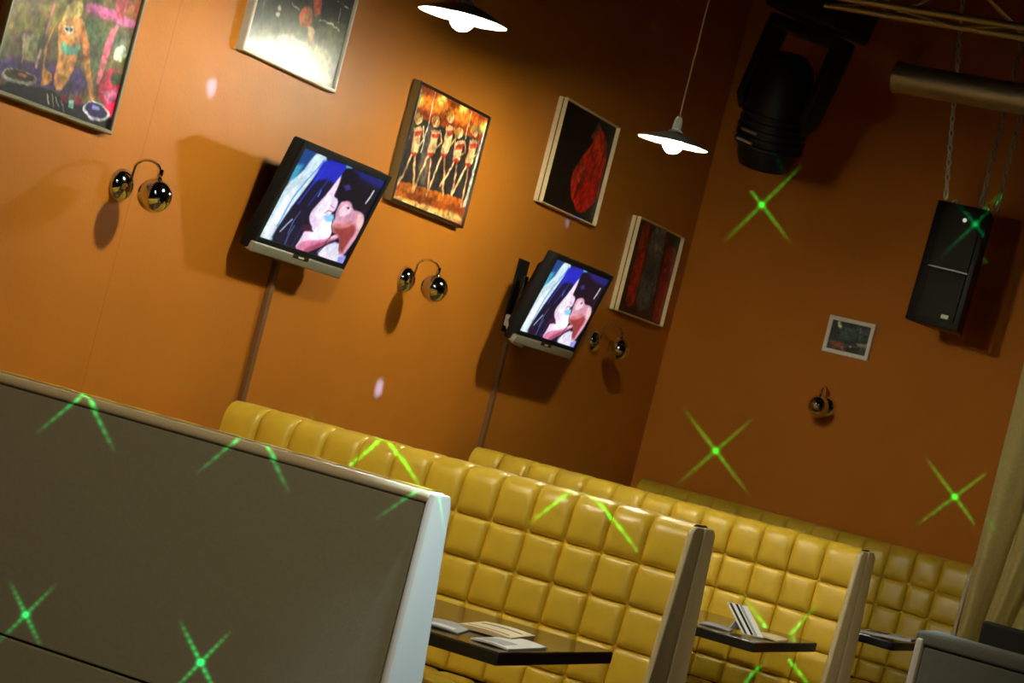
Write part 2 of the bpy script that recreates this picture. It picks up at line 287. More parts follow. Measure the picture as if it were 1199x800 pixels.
ART_DANCERS = (1.434, [
  ('f',(200, 88, 26)),
  ('p',(140, 50, 16),0.0528,[(0.008,-0.005),(1.008,-0.005),(1.035,0.182),(0.013,0.273)]),
  ('p',(226, 120, 34),0.0458,[(-0.002,0.047),(1.004,0.027),(1.018,0.125),(0.012,0.196)]),
  ('p',(48, 44, 42),0.0176,[(0.016,0.282),(1.047,0.209),(0.963,0.777),(0.003,0.855)]),
  ('p',(96, 84, 76),0.0211,[(0.203,0.292),(0.321,0.276),(0.373,0.793),(0.255,0.806)]),
  ('p',(190, 96, 34),0.0141,[(-0.000,0.846),(0.967,0.786),(0.991,1.005),(-0.009,1.012)]),
  ('p',(232, 178, 108),0.0176,[(0.004,0.970),(0.624,0.946),(0.987,0.914),(0.991,1.005),(-0.009,1.012)]),
  ('p',(150, 70, 26),0.0141,[(0.084,0.910),(0.911,0.852),(0.924,0.899),(0.256,0.962)]),
  ('p',(226, 214, 196),0.0088,[(-0.029,0.055),(0.027,0.037),(0.011,0.737),(-0.016,0.821)]),
  ('l',(232, 224, 206),0.0141,[(0.212,0.006),(0.222,0.531)]),
  ('l',(226, 200, 160),0.0123,[(0.746,0.015),(0.751,0.266)]),
  ('p',(250, 240, 214),0.0088,[(0.983,0.058),(1.025,0.045),(1.007,0.827),(0.959,0.839)]),
  ('p',(255, 226, 120),0.0317,[(0.377,0.032),(0.371,0.055),(0.355,0.074),(0.331,0.087),(0.306,0.091),(0.283,0.084),(0.267,0.069),(0.262,0.048),(0.268,0.026),(0.284,0.007),(0.307,-0.006),(0.333,-0.010),(0.356,-0.004),(0.372,0.011)]),
  ('p',(255, 226, 120),0.0317,[(0.695,0.003),(0.689,0.026),(0.672,0.046),(0.648,0.059),(0.621,0.063),(0.597,0.056),(0.581,0.041),(0.576,0.020),(0.582,-0.003),(0.599,-0.023),(0.623,-0.036),(0.650,-0.040),(0.674,-0.033),(0.690,-0.018)]),
  ('p',(255, 226, 120),0.0317,[(0.080,0.127),(0.074,0.149),(0.058,0.168),(0.035,0.181),(0.011,0.184),(-0.011,0.178),(-0.026,0.163),(-0.031,0.142),(-0.025,0.121),(-0.010,0.101),(0.013,0.089),(0.037,0.085),(0.059,0.092),(0.074,0.107)]),
  ('p',(255, 226, 120),0.0317,[(1.017,0.095),(1.010,0.119),(0.993,0.139),(0.967,0.152),(0.940,0.156),(0.915,0.149),(0.898,0.133),(0.892,0.112),(0.899,0.089),(0.917,0.068),(0.942,0.055),(0.969,0.051),(0.994,0.058),(1.011,0.074)]),
  ('l',(226, 182, 132),0.0299,[(0.117,0.581),(0.069,0.735),(0.022,0.888)]),
  ('l',(214, 160, 110),0.0299,[(0.144,0.573),(0.198,0.724),(0.241,0.880)]),
  ('p',(226, 182, 132),0.0070,[(0.053,0.352),(0.159,0.327),(0.164,0.431),(0.184,0.581),(0.082,0.599),(0.079,0.447)]),
  ('l',(220, 168, 118),0.0194,[(0.162,0.334),(0.213,0.416),(0.157,0.530)]),
  ('l',(220, 168, 118),0.0194,[(0.057,0.362),(0.075,0.467),(0.089,0.541)]),
  ('p',(200, 62, 40),0.0070,[(0.067,0.386),(0.167,0.364),(0.166,0.407),(0.082,0.424)]),
  ('p',(190, 56, 36),0.0070,[(0.080,0.580),(0.175,0.560),(0.154,0.613)]),
  ('p',(232, 196, 140),0.0070,[(0.127,0.272),(0.125,0.293),(0.115,0.311),(0.099,0.323),(0.081,0.327),(0.063,0.321),(0.050,0.307),(0.043,0.288),(0.045,0.267),(0.055,0.249),(0.071,0.237),(0.089,0.233),(0.107,0.239),(0.120,0.253)]),
  ('p',(196, 140, 70),0.0070,[(0.111,0.262),(0.108,0.281),(0.097,0.297),(0.080,0.308),(0.061,0.312),(0.042,0.307),(0.028,0.296),(0.022,0.279),(0.024,0.260),(0.035,0.244),(0.052,0.233),(0.071,0.229),(0.090,0.233),(0.104,0.245)]),
  ('p',(232, 196, 140),0.0053,[(0.124,0.279),(0.123,0.290),(0.118,0.300),(0.109,0.307),(0.099,0.309),(0.090,0.306),(0.083,0.298),(0.079,0.287),(0.080,0.275),(0.085,0.265),(0.094,0.259),(0.103,0.257),(0.113,0.260),(0.120,0.268)]),
  ('l',(226, 182, 132),0.0299,[(0.324,0.531),(0.283,0.706),(0.241,0.880)]),
  ('l',(214, 160, 110),0.0299,[(0.352,0.523),(0.394,0.698),(0.426,0.878)]),
  ('p',(226, 182, 132),0.0070,[(0.282,0.311),(0.391,0.286),(0.396,0.392),(0.393,0.531),(0.288,0.549),(0.308,0.408)]),
  ('l',(220, 168, 118),0.0194,[(0.394,0.293),(0.447,0.377),(0.366,0.480)]),
  ('l',(220, 168, 118),0.0194,[(0.286,0.322),(0.304,0.429),(0.295,0.490)]),
  ('p',(200, 62, 40),0.0070,[(0.296,0.346),(0.400,0.323),(0.399,0.367),(0.312,0.385)]),
  ('p',(190, 56, 36),0.0070,[(0.286,0.530),(0.384,0.510),(0.362,0.563)]),
  ('p',(232, 196, 140),0.0070,[(0.358,0.230),(0.356,0.252),(0.346,0.270),(0.330,0.282),(0.311,0.286),(0.292,0.280),(0.279,0.266),(0.272,0.247),(0.274,0.226),(0.284,0.207),(0.300,0.195),(0.319,0.191),(0.338,0.197),(0.352,0.211)]),
  ('p',(196, 140, 70),0.0070,[(0.341,0.220),(0.339,0.239),(0.328,0.256),(0.310,0.267),(0.290,0.271),(0.271,0.266),(0.256,0.254),(0.250,0.237),(0.252,0.219),(0.263,0.202),(0.281,0.191),(0.301,0.187),(0.320,0.191),(0.335,0.203)]),
  ('p',(232, 196, 140),0.0053,[(0.355,0.237),(0.354,0.249),(0.349,0.259),(0.340,0.266),(0.330,0.268),(0.320,0.264),(0.312,0.256),(0.309,0.246),(0.310,0.234),(0.315,0.223),(0.324,0.217),(0.334,0.215),(0.344,0.218),(0.351,0.226)]),
  ('l',(226, 182, 132),0.0299,[(0.503,0.483),(0.461,0.672),(0.419,0.860)]),
  ('l',(214, 160, 110),0.0299,[(0.531,0.475),(0.592,0.644),(0.642,0.817)]),
  ('p',(226, 182, 132),0.0070,[(0.459,0.228),(0.571,0.202),(0.576,0.308),(0.573,0.483),(0.466,0.502),(0.486,0.325)]),
  ('l',(220, 168, 118),0.0194,[(0.574,0.209),(0.628,0.293),(0.546,0.431)]),
  ('l',(220, 168, 118),0.0194,[(0.464,0.239),(0.482,0.346),(0.473,0.442)]),
  ('p',(200, 62, 40),0.0070,[(0.474,0.263),(0.580,0.239),(0.578,0.284),(0.490,0.302)]),
  ('p',(190, 56, 36),0.0070,[(0.464,0.483),(0.564,0.462),(0.542,0.516)]),
  ('p',(232, 196, 140),0.0070,[(0.537,0.146),(0.535,0.167),(0.525,0.186),(0.508,0.198),(0.489,0.202),(0.470,0.196),(0.456,0.182),(0.449,0.162),(0.451,0.141),(0.461,0.122),(0.478,0.110),(0.497,0.106),(0.516,0.112),(0.530,0.126)]),
  ('p',(196, 140, 70),0.0070,[(0.520,0.135),(0.517,0.154),(0.506,0.171),(0.488,0.183),(0.467,0.187),(0.448,0.182),(0.433,0.170),(0.426,0.153),(0.429,0.134),(0.440,0.117),(0.458,0.106),(0.479,0.102),(0.498,0.106),(0.513,0.118)]),
  ('p',(232, 196, 140),0.0053,[(0.534,0.152),(0.533,0.164),(0.527,0.175),(0.518,0.182),(0.508,0.184),(0.498,0.180),(0.490,0.172),(0.487,0.161),(0.488,0.149),(0.493,0.139),(0.502,0.132),(0.512,0.130),(0.522,0.133),(0.530,0.141)]),
  ('l',(226, 182, 132),0.0299,[(0.690,0.476),(0.633,0.613),(0.576,0.748)]),
  ('l',(214, 160, 110),0.0299,[(0.719,0.468),(0.745,0.625),(0.759,0.786)]),
  ('p',(226, 182, 132),0.0070,[(0.630,0.306),(0.744,0.281),(0.749,0.388),(0.762,0.476),(0.652,0.495),(0.657,0.405)]),
  ('l',(220, 168, 118),0.0194,[(0.747,0.288),(0.802,0.373),(0.734,0.423)]),
  ('l',(220, 168, 118),0.0194,[(0.634,0.317),(0.653,0.426),(0.660,0.434)]),
  ('p',(200, 62, 40),0.0070,[(0.645,0.342),(0.753,0.318),(0.752,0.363),(0.661,0.382)]),
  ('p',(190, 56, 36),0.0070,[(0.651,0.475),(0.753,0.454),(0.730,0.509)]),
  ('p',(232, 196, 140),0.0070,[(0.709,0.224),(0.707,0.245),(0.697,0.264),(0.680,0.277),(0.660,0.280),(0.641,0.274),(0.626,0.260),(0.620,0.240),(0.622,0.219),(0.632,0.200),(0.649,0.187),(0.669,0.183),(0.688,0.189),(0.703,0.204)]),
  ('p',(196, 140, 70),0.0070,[(0.692,0.213),(0.689,0.232),(0.678,0.249),(0.659,0.261),(0.638,0.265),(0.618,0.260),(0.603,0.248),(0.596,0.231),(0.599,0.212),(0.610,0.195),(0.629,0.183),(0.650,0.179),(0.670,0.183),(0.685,0.196)]),
  ('p',(232, 196, 140),0.0053,[(0.706,0.230),(0.705,0.242),(0.699,0.253),(0.690,0.260),(0.680,0.262),(0.669,0.258),(0.662,0.250),(0.658,0.239),(0.659,0.227),(0.665,0.216),(0.674,0.209),(0.684,0.207),(0.694,0.211),(0.702,0.219)]),
  ('l',(226, 182, 132),0.0299,[(0.864,0.467),(0.811,0.627),(0.759,0.786)]),
  ('l',(214, 160, 110),0.0299,[(0.894,0.458),(0.921,0.650),(0.935,0.845)]),
  ('p',(226, 182, 132),0.0070,[(0.823,0.239),(0.939,0.213),(0.945,0.321),(0.938,0.467),(0.826,0.486),(0.851,0.338)]),
  ('l',(220, 168, 118),0.0194,[(0.942,0.220),(0.999,0.306),(0.909,0.413)]),
  ('l',(220, 168, 118),0.0194,[(0.827,0.250),(0.847,0.360),(0.834,0.425)]),
  ('p',(200, 62, 40),0.0070,[(0.838,0.275),(0.949,0.251),(0.947,0.296),(0.854,0.315)]),
  ('p',(190, 56, 36),0.0070,[(0.824,0.466),(0.929,0.445),(0.905,0.500)]),
  ('p',(232, 196, 140),0.0070,[(0.904,0.155),(0.902,0.177),(0.891,0.196),(0.874,0.209),(0.853,0.212),(0.834,0.206),(0.819,0.192),(0.812,0.172),(0.814,0.150),(0.825,0.131),(0.842,0.118),(0.863,0.114),(0.882,0.120),(0.897,0.135)]),
  ('p',(196, 140, 70),0.0070,[(0.886,0.144),(0.883,0.164),(0.872,0.181),(0.853,0.193),(0.831,0.197),(0.810,0.192),(0.795,0.180),(0.788,0.163),(0.791,0.143),(0.803,0.126),(0.821,0.114),(0.843,0.110),(0.864,0.114),(0.879,0.127)]),
  ('p',(232, 196, 140),0.0053,[(0.901,0.162),(0.900,0.174),(0.894,0.185),(0.885,0.192),(0.874,0.194),(0.863,0.190),(0.855,0.182),(0.851,0.171),(0.852,0.158),(0.858,0.148),(0.867,0.141),(0.878,0.139),(0.889,0.142),(0.897,0.150)])])
ART_RED = (1.349, [
  ('f',(16, 15, 10)),
  ('p',(24, 30, 18),0.0692,[(0.312,0.110),(0.702,-0.043),(1.074,0.052),(0.923,0.236)]),
  ('p',(120, 82, 50),0.0086,[(0.669,0.019),(0.641,0.118),(0.579,0.215),(0.672,0.229),(0.773,0.097)]),
  ('p',(192, 40, 22),0.0104,[(0.765,0.083),(0.675,0.125),(0.659,0.249),(0.583,0.349),(0.465,0.499),(0.417,0.650),(0.484,0.810),(0.631,0.932),(0.739,0.961),(0.854,0.878),(0.970,0.745),(0.964,0.508),(0.954,0.329),(0.885,0.146)]),
  ('p',(226, 78, 34),0.0121,[(0.525,0.543),(0.641,0.448),(0.645,0.551),(0.566,0.720),(0.490,0.690)]),
  ('p',(222, 60, 30),0.0138,[(0.694,0.139),(0.809,0.107),(0.907,0.301),(0.827,0.443),(0.712,0.294)]),
  ('p',(218, 34, 22),0.0138,[(0.602,0.701),(0.873,0.583),(0.906,0.744),(0.775,0.941),(0.617,0.919)]),
  ('l',(110, 18, 14),0.0242,[(0.669,0.270),(0.627,0.516),(0.563,0.839)]),
  ('l',(120, 22, 16),0.0173,[(0.827,0.363),(0.740,0.626)]),
  ('l',(70, 44, 60),0.0138,[(0.558,0.376),(0.432,0.587)]),
  ('l',(60, 16, 12),0.0173,[(0.432,0.704),(0.501,0.963)])])
ART_STRIPES = (1.366, [
  ('f',(58, 32, 16)),
  ('p',(152, 42, 22),0.0187,[(0.138,-0.044),(0.315,-0.019),(0.399,0.867),(0.171,0.966),(0.154,0.574)]),
  ('p',(176, 44, 22),0.0262,[(0.191,0.319),(0.314,0.292),(0.347,0.825),(0.213,0.892)]),
  ('p',(84, 86, 82),0.0187,[(0.353,-0.012),(0.650,-0.035),(0.689,0.273),(0.758,0.855),(0.383,0.968),(0.376,0.445)]),
  ('p',(128, 124, 112),0.0225,[(0.417,-0.006),(0.636,-0.011),(0.649,0.239),(0.509,0.249)]),
  ('p',(74, 74, 92),0.0187,[(0.611,0.490),(0.602,0.544),(0.578,0.589),(0.542,0.615),(0.502,0.618),(0.466,0.597),(0.442,0.557),(0.432,0.505),(0.441,0.452),(0.465,0.407),(0.501,0.381),(0.541,0.377),(0.577,0.398),(0.602,0.438)]),
  ('l',(56, 58, 58),0.0225,[(0.293,0.006),(0.350,0.492),(0.366,0.821)]),
  ('p',(40, 26, 14),0.0150,[(0.672,-0.044),(1.037,-0.028),(1.013,0.149),(0.737,0.110)]),
  ('p',(142, 36, 16),0.0150,[(0.753,0.106),(1.026,0.157),(1.100,0.942),(0.821,0.992),(0.740,0.452)]),
  ('p',(170, 92, 54),0.0094,[(0.872,0.408),(0.869,0.421),(0.858,0.432),(0.843,0.439),(0.826,0.440),(0.811,0.436),(0.801,0.427),(0.797,0.415),(0.801,0.402),(0.811,0.391),(0.826,0.384),(0.843,0.382),(0.858,0.387),(0.869,0.396)]),
  ('p',(165, 40, 18),0.0150,[(0.761,0.745),(0.964,0.705),(1.027,0.950),(0.827,0.987)])])
ART_GARDEN = (1.329, [
  ('f',(40, 46, 36)),
  ('p',(52, 72, 66),0.0652,[(0.226,0.197),(1.002,0.085),(0.992,0.490),(0.226,0.658)]),
  ('p',(70, 66, 50),0.0543,[(-0.027,0.732),(1.033,0.707),(1.004,1.013),(0.005,1.012)]),
  ('p',(136, 72, 42),0.0435,[(0.015,0.720),(0.363,0.675),(0.510,0.977),(0.100,0.926)]),
  ('p',(150, 100, 70),0.0272,[(0.165,0.803),(0.426,0.772),(0.500,0.922),(0.279,0.930)]),
  ('p',(210, 205, 160),0.0380,[(0.225,0.101),(0.240,0.157),(0.245,0.206),(0.239,0.237),(0.223,0.246),(0.200,0.230),(0.176,0.192),(0.154,0.140),(0.139,0.084),(0.134,0.036),(0.140,0.004),(0.156,-0.004),(0.178,0.012),(0.203,0.050)]),
  ('p',(156, 146, 110),0.0326,[(0.707,0.620),(1.007,0.571),(0.989,0.708),(0.774,0.738)]),
  ('p',(226, 220, 200),0.0163,[(0.628,0.781),(0.628,0.798),(0.623,0.814),(0.612,0.825),(0.599,0.829),(0.586,0.825),(0.575,0.814),(0.569,0.798),(0.569,0.781),(0.574,0.765),(0.585,0.754),(0.598,0.751),(0.611,0.754),(0.622,0.765)]),
  ('l',(96, 110, 100),0.0326,[(0.741,0.104),(0.772,0.497)]),
  ('p',(26, 28, 22),0.0326,[(0.405,0.893),(0.825,0.769),(0.819,0.971),(0.516,1.004)])])
ART_SCREEN = (1.600, [
  ('f',(10, 12, 44)),
  ('p',(18, 66, 128),0.0271,[(-0.053,-0.032),(0.187,-0.035),(0.140,0.257),(0.037,0.410),(-0.047,0.235)]),
  ('p',(60, 170, 205),0.0373,[(-0.024,0.188),(0.073,0.168),(0.071,0.312),(0.020,0.379)]),
  ('p',(212, 238, 250),0.0203,[(0.147,-0.015),(0.291,-0.003),(0.256,0.153),(0.200,0.443),(0.161,0.662),(0.128,0.900),(0.153,1.016),(-0.015,1.026),(0.003,0.754),(0.001,0.415),(0.095,0.246),(0.118,0.101)]),
  ('p',(246, 252, 255),0.0271,[(0.069,0.417),(0.134,0.392),(0.107,0.808),(0.085,0.976),(0.015,0.981)]),
  ('p',(24, 40, 196),0.0339,[(0.251,0.008),(0.578,-0.015),(0.528,0.115),(0.496,0.314),(0.401,0.369),(0.266,0.381),(0.240,0.179)]),
  ('p',(14, 14, 46),0.0237,[(0.320,0.216),(0.488,0.220),(0.527,0.293),(0.431,0.482),(0.400,0.588),(0.413,0.677),(0.493,0.752),(0.405,0.772),(0.424,0.894),(0.421,1.013),(0.119,1.022),(0.147,0.795),(0.177,0.564),(0.245,0.360)]),
  ('l',(96, 150, 226),0.0203,[(0.248,0.078),(0.182,0.298),(0.135,0.505),(0.123,0.839)]),
  ('l',(40, 60, 200),0.0203,[(0.307,0.094),(0.257,0.327),(0.217,0.549)]),
  ('l',(30, 50, 150),0.0169,[(0.410,0.151),(0.359,0.365),(0.325,0.530)]),
  ('l',(172, 190, 230),0.0203,[(0.235,0.728),(0.207,0.802),(0.181,0.883)]),
  ('l',(62, 84, 130),0.0203,[(0.293,0.782),(0.285,0.876),(0.289,0.991)]),
  ('l',(100, 110, 160),0.0119,[(0.276,0.622),(0.260,0.738),(0.269,0.881)]),
  ('l',(86, 126, 220),0.0136,[(0.376,0.340),(0.376,0.417)]),
  ('l',(60, 50, 110),0.0102,[(0.375,0.773),(0.375,0.901),(0.367,0.994)]),
  ('p',(240, 214, 240),0.0136,[(0.511,0.082),(0.487,0.177),(0.457,0.338),(0.416,0.474),(0.386,0.583),(0.404,0.671),(0.503,0.759),(0.417,0.777),(0.419,0.891),(0.404,1.009),(0.532,0.993),(0.590,0.878),(0.719,0.795),(0.710,0.700),(0.649,0.644),(0.663,0.582),(0.590,0.531),(0.634,0.477),(0.602,0.363),(0.536,0.358),(0.531,0.282),(0.537,0.152)]),
  ('p',(252, 246, 255),0.0203,[(0.487,0.337),(0.556,0.428),(0.538,0.549),(0.503,0.637),(0.435,0.604),(0.435,0.509)]),
  ('p',(250, 250, 255),0.0203,[(0.554,0.638),(0.649,0.583),(0.710,0.700),(0.699,0.797),(0.556,0.852),(0.472,0.824),(0.519,0.744)]),
  ('p',(70, 24, 48),0.0119,[(0.365,0.736),(0.438,0.724),(0.514,0.773),(0.392,0.804)]),
  ('p',(132, 200, 236),0.0169,[(0.532,0.585),(0.634,0.527),(0.673,0.602),(0.597,0.631)]),
  ('l',(140, 70, 90),0.0102,[(0.529,0.549),(0.551,0.516),(0.594,0.507)]),
  ('l',(170, 110, 140),0.0085,[(0.547,0.450),(0.599,0.470)]),
  ('p',(222, 128, 168),0.0153,[(0.415,1.011),(0.442,0.898),(0.614,0.847),(0.710,0.790),(0.789,0.704),(0.824,0.738),(0.756,0.807),(0.676,0.888),(0.586,0.984),(0.508,1.022)]),
  ('p',(172, 74, 104),0.0153,[(0.498,1.004),(0.560,0.934),(0.685,0.828),(0.752,0.799),(0.677,0.890),(0.586,0.984)]),
  ('p',(250, 200, 205),0.0085,[(0.714,0.774),(0.786,0.705),(0.810,0.727),(0.743,0.791)]),
  ('p',(226, 160, 182),0.0153,[(0.639,0.394),(0.677,0.338),(0.749,0.343),(0.811,0.411),(0.895,0.401),(0.973,0.437),(1.013,0.532),(1.013,0.648),(0.990,0.771),(0.963,0.921),(0.912,0.944),(0.858,0.803),(0.794,0.720),(0.702,0.712),(0.664,0.639),(0.673,0.579),(0.641,0.494)]),
  ('p',(152, 62, 62),0.0271,[(0.680,0.643),(0.827,0.623),(0.902,0.540),(0.969,0.614),(0.940,0.777),(0.940,0.919),(0.865,0.848),(0.824,0.738),(0.726,0.710)]),
  ('p',(206, 120, 120),0.0203,[(0.694,0.610),(0.810,0.590),(0.875,0.510),(0.883,0.566),(0.800,0.651),(0.702,0.664)]),
  ('p',(252, 220, 234),0.0203,[(0.666,0.437),(0.709,0.377),(0.774,0.399),(0.804,0.457),(0.731,0.521),(0.678,0.520)]),
  ('p',(246, 200, 200),0.0169,[(0.891,0.416),(0.970,0.448),(1.001,0.526),(0.984,0.609),(0.917,0.515)]),
  ('p',(110, 60, 80),0.0085,[(0.729,0.415),(0.751,0.397),(0.771,0.418),(0.749,0.433)]),
  ('p',(10, 10, 30),0.0136,[(0.926,0.365),(1.026,-0.016),(1.021,0.828),(0.985,0.924),(0.998,0.769),(1.021,0.529)]),
  ('p',(8, 8, 28),0.0136,[(0.496,0.074),(0.544,0.003),(0.664,-0.018),(1.020,-0.028),(1.031,0.126),(1.000,0.198),(0.938,0.354),(0.891,0.415),(0.804,0.366),(0.722,0.333),(0.655,0.377),(0.540,0.341),(0.532,0.223)]),
  ('p',(22, 32, 116),0.0373,[(0.587,0.002),(1.017,-0.013),(1.008,0.104),(0.735,0.075)]),
  ('p',(52, 50, 116),0.0169,[(0.580,0.214),(0.634,0.174),(0.678,0.217),(0.633,0.254)]),
  ('p',(120, 190, 220),0.0136,[(0.498,-0.003),(0.580,-0.011),(0.574,0.018),(0.514,0.027)]),
  ('p',(234, 230, 250),0.0153,[(0.661,0.994),(0.694,0.892),(0.832,0.770),(0.900,0.922),(0.992,0.912),(1.013,1.009),(0.787,1.020)]),
  ('p',(150, 150, 232),0.0169,[(0.913,0.946),(0.999,0.910),(1.010,1.010),(0.933,1.005)]),
  ('l',(28, 20, 60),0.0136,[(0.706,0.810),(0.697,0.909),(0.671,1.000)]),
  ('l',(30, 16, 40),0.0119,[(0.652,0.586),(0.672,0.655),(0.712,0.708),(0.722,0.790)]),
  ('l',(242, 236, 248),0.0220,[(0.928,0.146),(0.925,0.226),(0.912,0.296)]),
  ('l',(150, 60, 70),0.0102,[(0.841,0.771),(0.907,0.919)])])
# laser stars: centre and the ends of two strokes
LASERS = [
    ((0.312, 10.88, 2.633), (0.502, 10.88, 2.482), (0.167, 10.88, 2.414), 2.2),
    ((0.392, 10.88, 1.388), (0.608, 10.88, 1.224), (0.239, 10.88, 1.18), 2.2),
    ((1.604, 10.88, 1.456), (1.783, 10.88, 1.31), (1.449, 10.88, 1.266), 1.8),
    ((1.492, 10.43, 2.691), (1.637, 10.43, 2.579), (1.362, 10.43, 2.493), 2.5),
    ((0.796, 4.843, 0.584), (0.863, 4.843, 0.521), (0.732, 4.843, 0.489), 0.7),
    ((1.315, 4.843, 0.607), (1.394, 4.843, 0.532), (1.256, 4.843, 0.514), 0.9),
    ((0.803, 4.843, 1.157), (0.922, 4.843, 1.043), (0.698, 4.843, 1.033), 1),
    ((1.299, 4.843, 1.193), (1.426, 4.843, 1.066), (1.179, 4.843, 1.047), 0.9),
    ((1.792, 4.843, 1.177), (1.895, 4.843, 1.085), (1.681, 4.843, 1.059), 0.7),
    ((0.717, 6.7, 1.191), (0.862, 6.7, 1.064), (0.6, 6.7, 1.046), 3.5),
    ((1.425, 6.7, 1.212), (1.639, 6.7, 1.048), (1.28, 6.7, 1.04), 2.5),
    ((1.578, 8.69, 0.719), (1.384, 8.69, 0.872), (1.69, 8.69, 0.913), 1.8),
]
# ------------------------------------------------------------------ materials
M = {}
M['wall'] = mat('brown_wall_paint', (.56, .19, .018), .45, noise=.05, nscale=3, bump=.2, bscale=90, spec=.3)
M['wallb'] = mat('brown_wall_paint_back', (.54, .175, .016), .65, noise=.05, nscale=3, bump=.2, bscale=90, spec=.12)
M['trunk'] = mat('brown_trunking', (.2, .09, .03), .5)
M['dark'] = mat('dark_ceiling_paint', (.012, .011, .01), .9, noise=.2, nscale=2)
M['floor'] = mat('dark_floor_boards', (.05, .03, .02), .4, noise=.3, nscale=6)
M['leather'] = mat('yellow_leatherette', (.66, .45, .036), .36, noise=.07, nscale=14, bump=.15, bscale=260, spec=.45)
M['palevinyl'] = mat('pale_vinyl', (.55, .52, .45), .42, spec=.45)
M['vinyl'] = mat('taupe_vinyl', (.52, .44, .25), .42, noise=.05, nscale=20, spec=.45)
M['cream'] = mat('cream_vinyl', (.62, .52, .33), .4, spec=.45)
M['grey'] = mat('grey_fabric_panel', (.26, .245, .17), .8, noise=.05, nscale=120, bump=.3, bscale=500, spec=.25)
M['slate'] = mat('dark_grey_fabric', (.145, .15, .13), .8, noise=.05, nscale=120, bump=.3, bscale=500, spec=.25)
M['plinth'] = mat('black_plinth', (.015, .013, .012), .6)
M['tabletop'] = mat('dark_walnut_laminate', (.07, .042, .022), .13, noise=.25, nscale=18, spec=.5)
M['black'] = mat('black_plastic', (.008, .008, .009), .42, spec=.25)
M['blackmatte'] = mat('black_matte', (.007, .007, .007), .7, spec=.15)
M['blackgloss'] = mat('black_gloss', (.012, .012, .013), .18)
M['silver'] = mat('silver_grey_plastic', (.30, .30, .24), .35, metal=.3)
M['chrome'] = mat('polished_chrome', (.78, .78, .76), .07, metal=1)
M['steel'] = mat('galvanised_steel', (.50, .47, .33), .42, metal=.8)
M['gold'] = mat('pale_gilt_wood', (.88, .70, .38), .28, spec=.9)
M['framedark'] = mat('black_frame', (.018, .014, .01), .35)
M['framesilver'] = mat('brushed_silver_frame', (.30, .29, .20), .35, metal=.3)
M['framewhite'] = mat('white_frame', (.78, .72, .60), .35)
M['white'] = mat('white_enamel', (.85, .85, .80), .3)
M['shade'] = mat('cream_enamel', (.36, .35, .30), .35)
M['paper'] = mat('white_paper', (.75, .78, .82), .4)
M['papercream'] = mat('cream_paper', (.72, .62, .36), .5)
M['paperblue'] = mat('grey_blue_paper', (.30, .34, .42), .4)
M['curtain'] = mat('sand_curtain_cloth', (.55, .45, .17), .8, noise=.08, nscale=60, bump=.3, bscale=400, spec=.2)
M['grille'] = mat('dark_speaker_grille', (.022, .022, .016), .6, spec=.2)
M['chain'] = mat('bright_zinc', (.85, .80, .62), .3, spec=1.0)
M['olive'] = mat('olive_frame_side', (.26, .19, .075), .45)
M['bulb'] = mat('glowing_bulb', (.9, .9, .85), .3, emit=(1.0, .97, .74), estr=930)
M['led'] = mat('speaker_lamp', (.5, .5, .45), .3, emit=(.9, 1, .75), estr=.5)
M['print'] = print_mat('glossy_print', .34, .5)
M['printmatte'] = print_mat('satin_print', .5, .35)
M['printgloss'] = print_mat('high_gloss_print', .28, .9)
M['screen'] = print_mat('television_picture', .25, .4, emit=1.0)

# fine dark paper joint in the left wall's paint
nt = M['wall'].node_tree; bs = nt.nodes['Principled BSDF']
tcw = nt.nodes.new('ShaderNodeNewGeometry'); sx = nt.nodes.new('ShaderNodeSeparateXYZ'); nt.links.new(tcw.outputs['Position'], sx.inputs[0])
src = bs.inputs['Base Color'].links[0].from_socket
s1 = nt.nodes.new('ShaderNodeMath'); s1.operation = 'SUBTRACT'; s1.inputs[1].default_value = 6.0; nt.links.new(sx.outputs['Y'], s1.inputs[0])
s2 = nt.nodes.new('ShaderNodeMath'); s2.operation = 'ABSOLUTE'; nt.links.new(s1.outputs[0], s2.inputs[0])
s3 = nt.nodes.new('ShaderNodeMapRange'); s3.inputs['From Min'].default_value = .001; s3.inputs['From Max'].default_value = .005
s3.inputs['To Min'].default_value = .84; s3.inputs['To Max'].default_value = 1; nt.links.new(s2.outputs[0], s3.inputs['Value'])
s4 = nt.nodes.new('ShaderNodeVectorMath'); s4.operation = 'SCALE'; nt.links.new(src, s4.inputs[0]); nt.links.new(s3.outputs['Result'], s4.inputs['Scale'])
nt.links.new(s4.outputs['Vector'], bs.inputs['Base Color'])

# ------------------------------------------------------------------ the room
YB = 10.88; ZC = 4.1; XR = 7.5; YF = -3.0
def struct(name, dims, m):
    bm = bmesh.new(); box(bm, *dims); return tag(obj(name, bm, m), kind='structure')
struct('wall_left', (-.15, 0, YF, YB + .15, 0, ZC), M['wall'])
struct('wall_back', (0, XR, YB, YB + .15, 0, ZC), M['wallb'])
struct('wall_right', (XR, XR + .15, YF, YB + .15, 0, ZC), M['dark'])
struct('wall_front', (-.15, XR + .15, YF - .15, YF, 0, ZC), M['dark'])
struct('floor', (-.15, XR + .15, YF - .15, YB + .15, -.15, 0), M['floor'])
struct('ceiling', (-.15, XR + .15, YF - .15, YB + .15, ZC, ZC + .15), M['dark'])

# ------------------------------------------------------------------ booth benches
LB = 1.80; X0 = .09; NC = 13; CW = LB / NC
SEAMZ = [1.005, .872, .742, .61, .52]

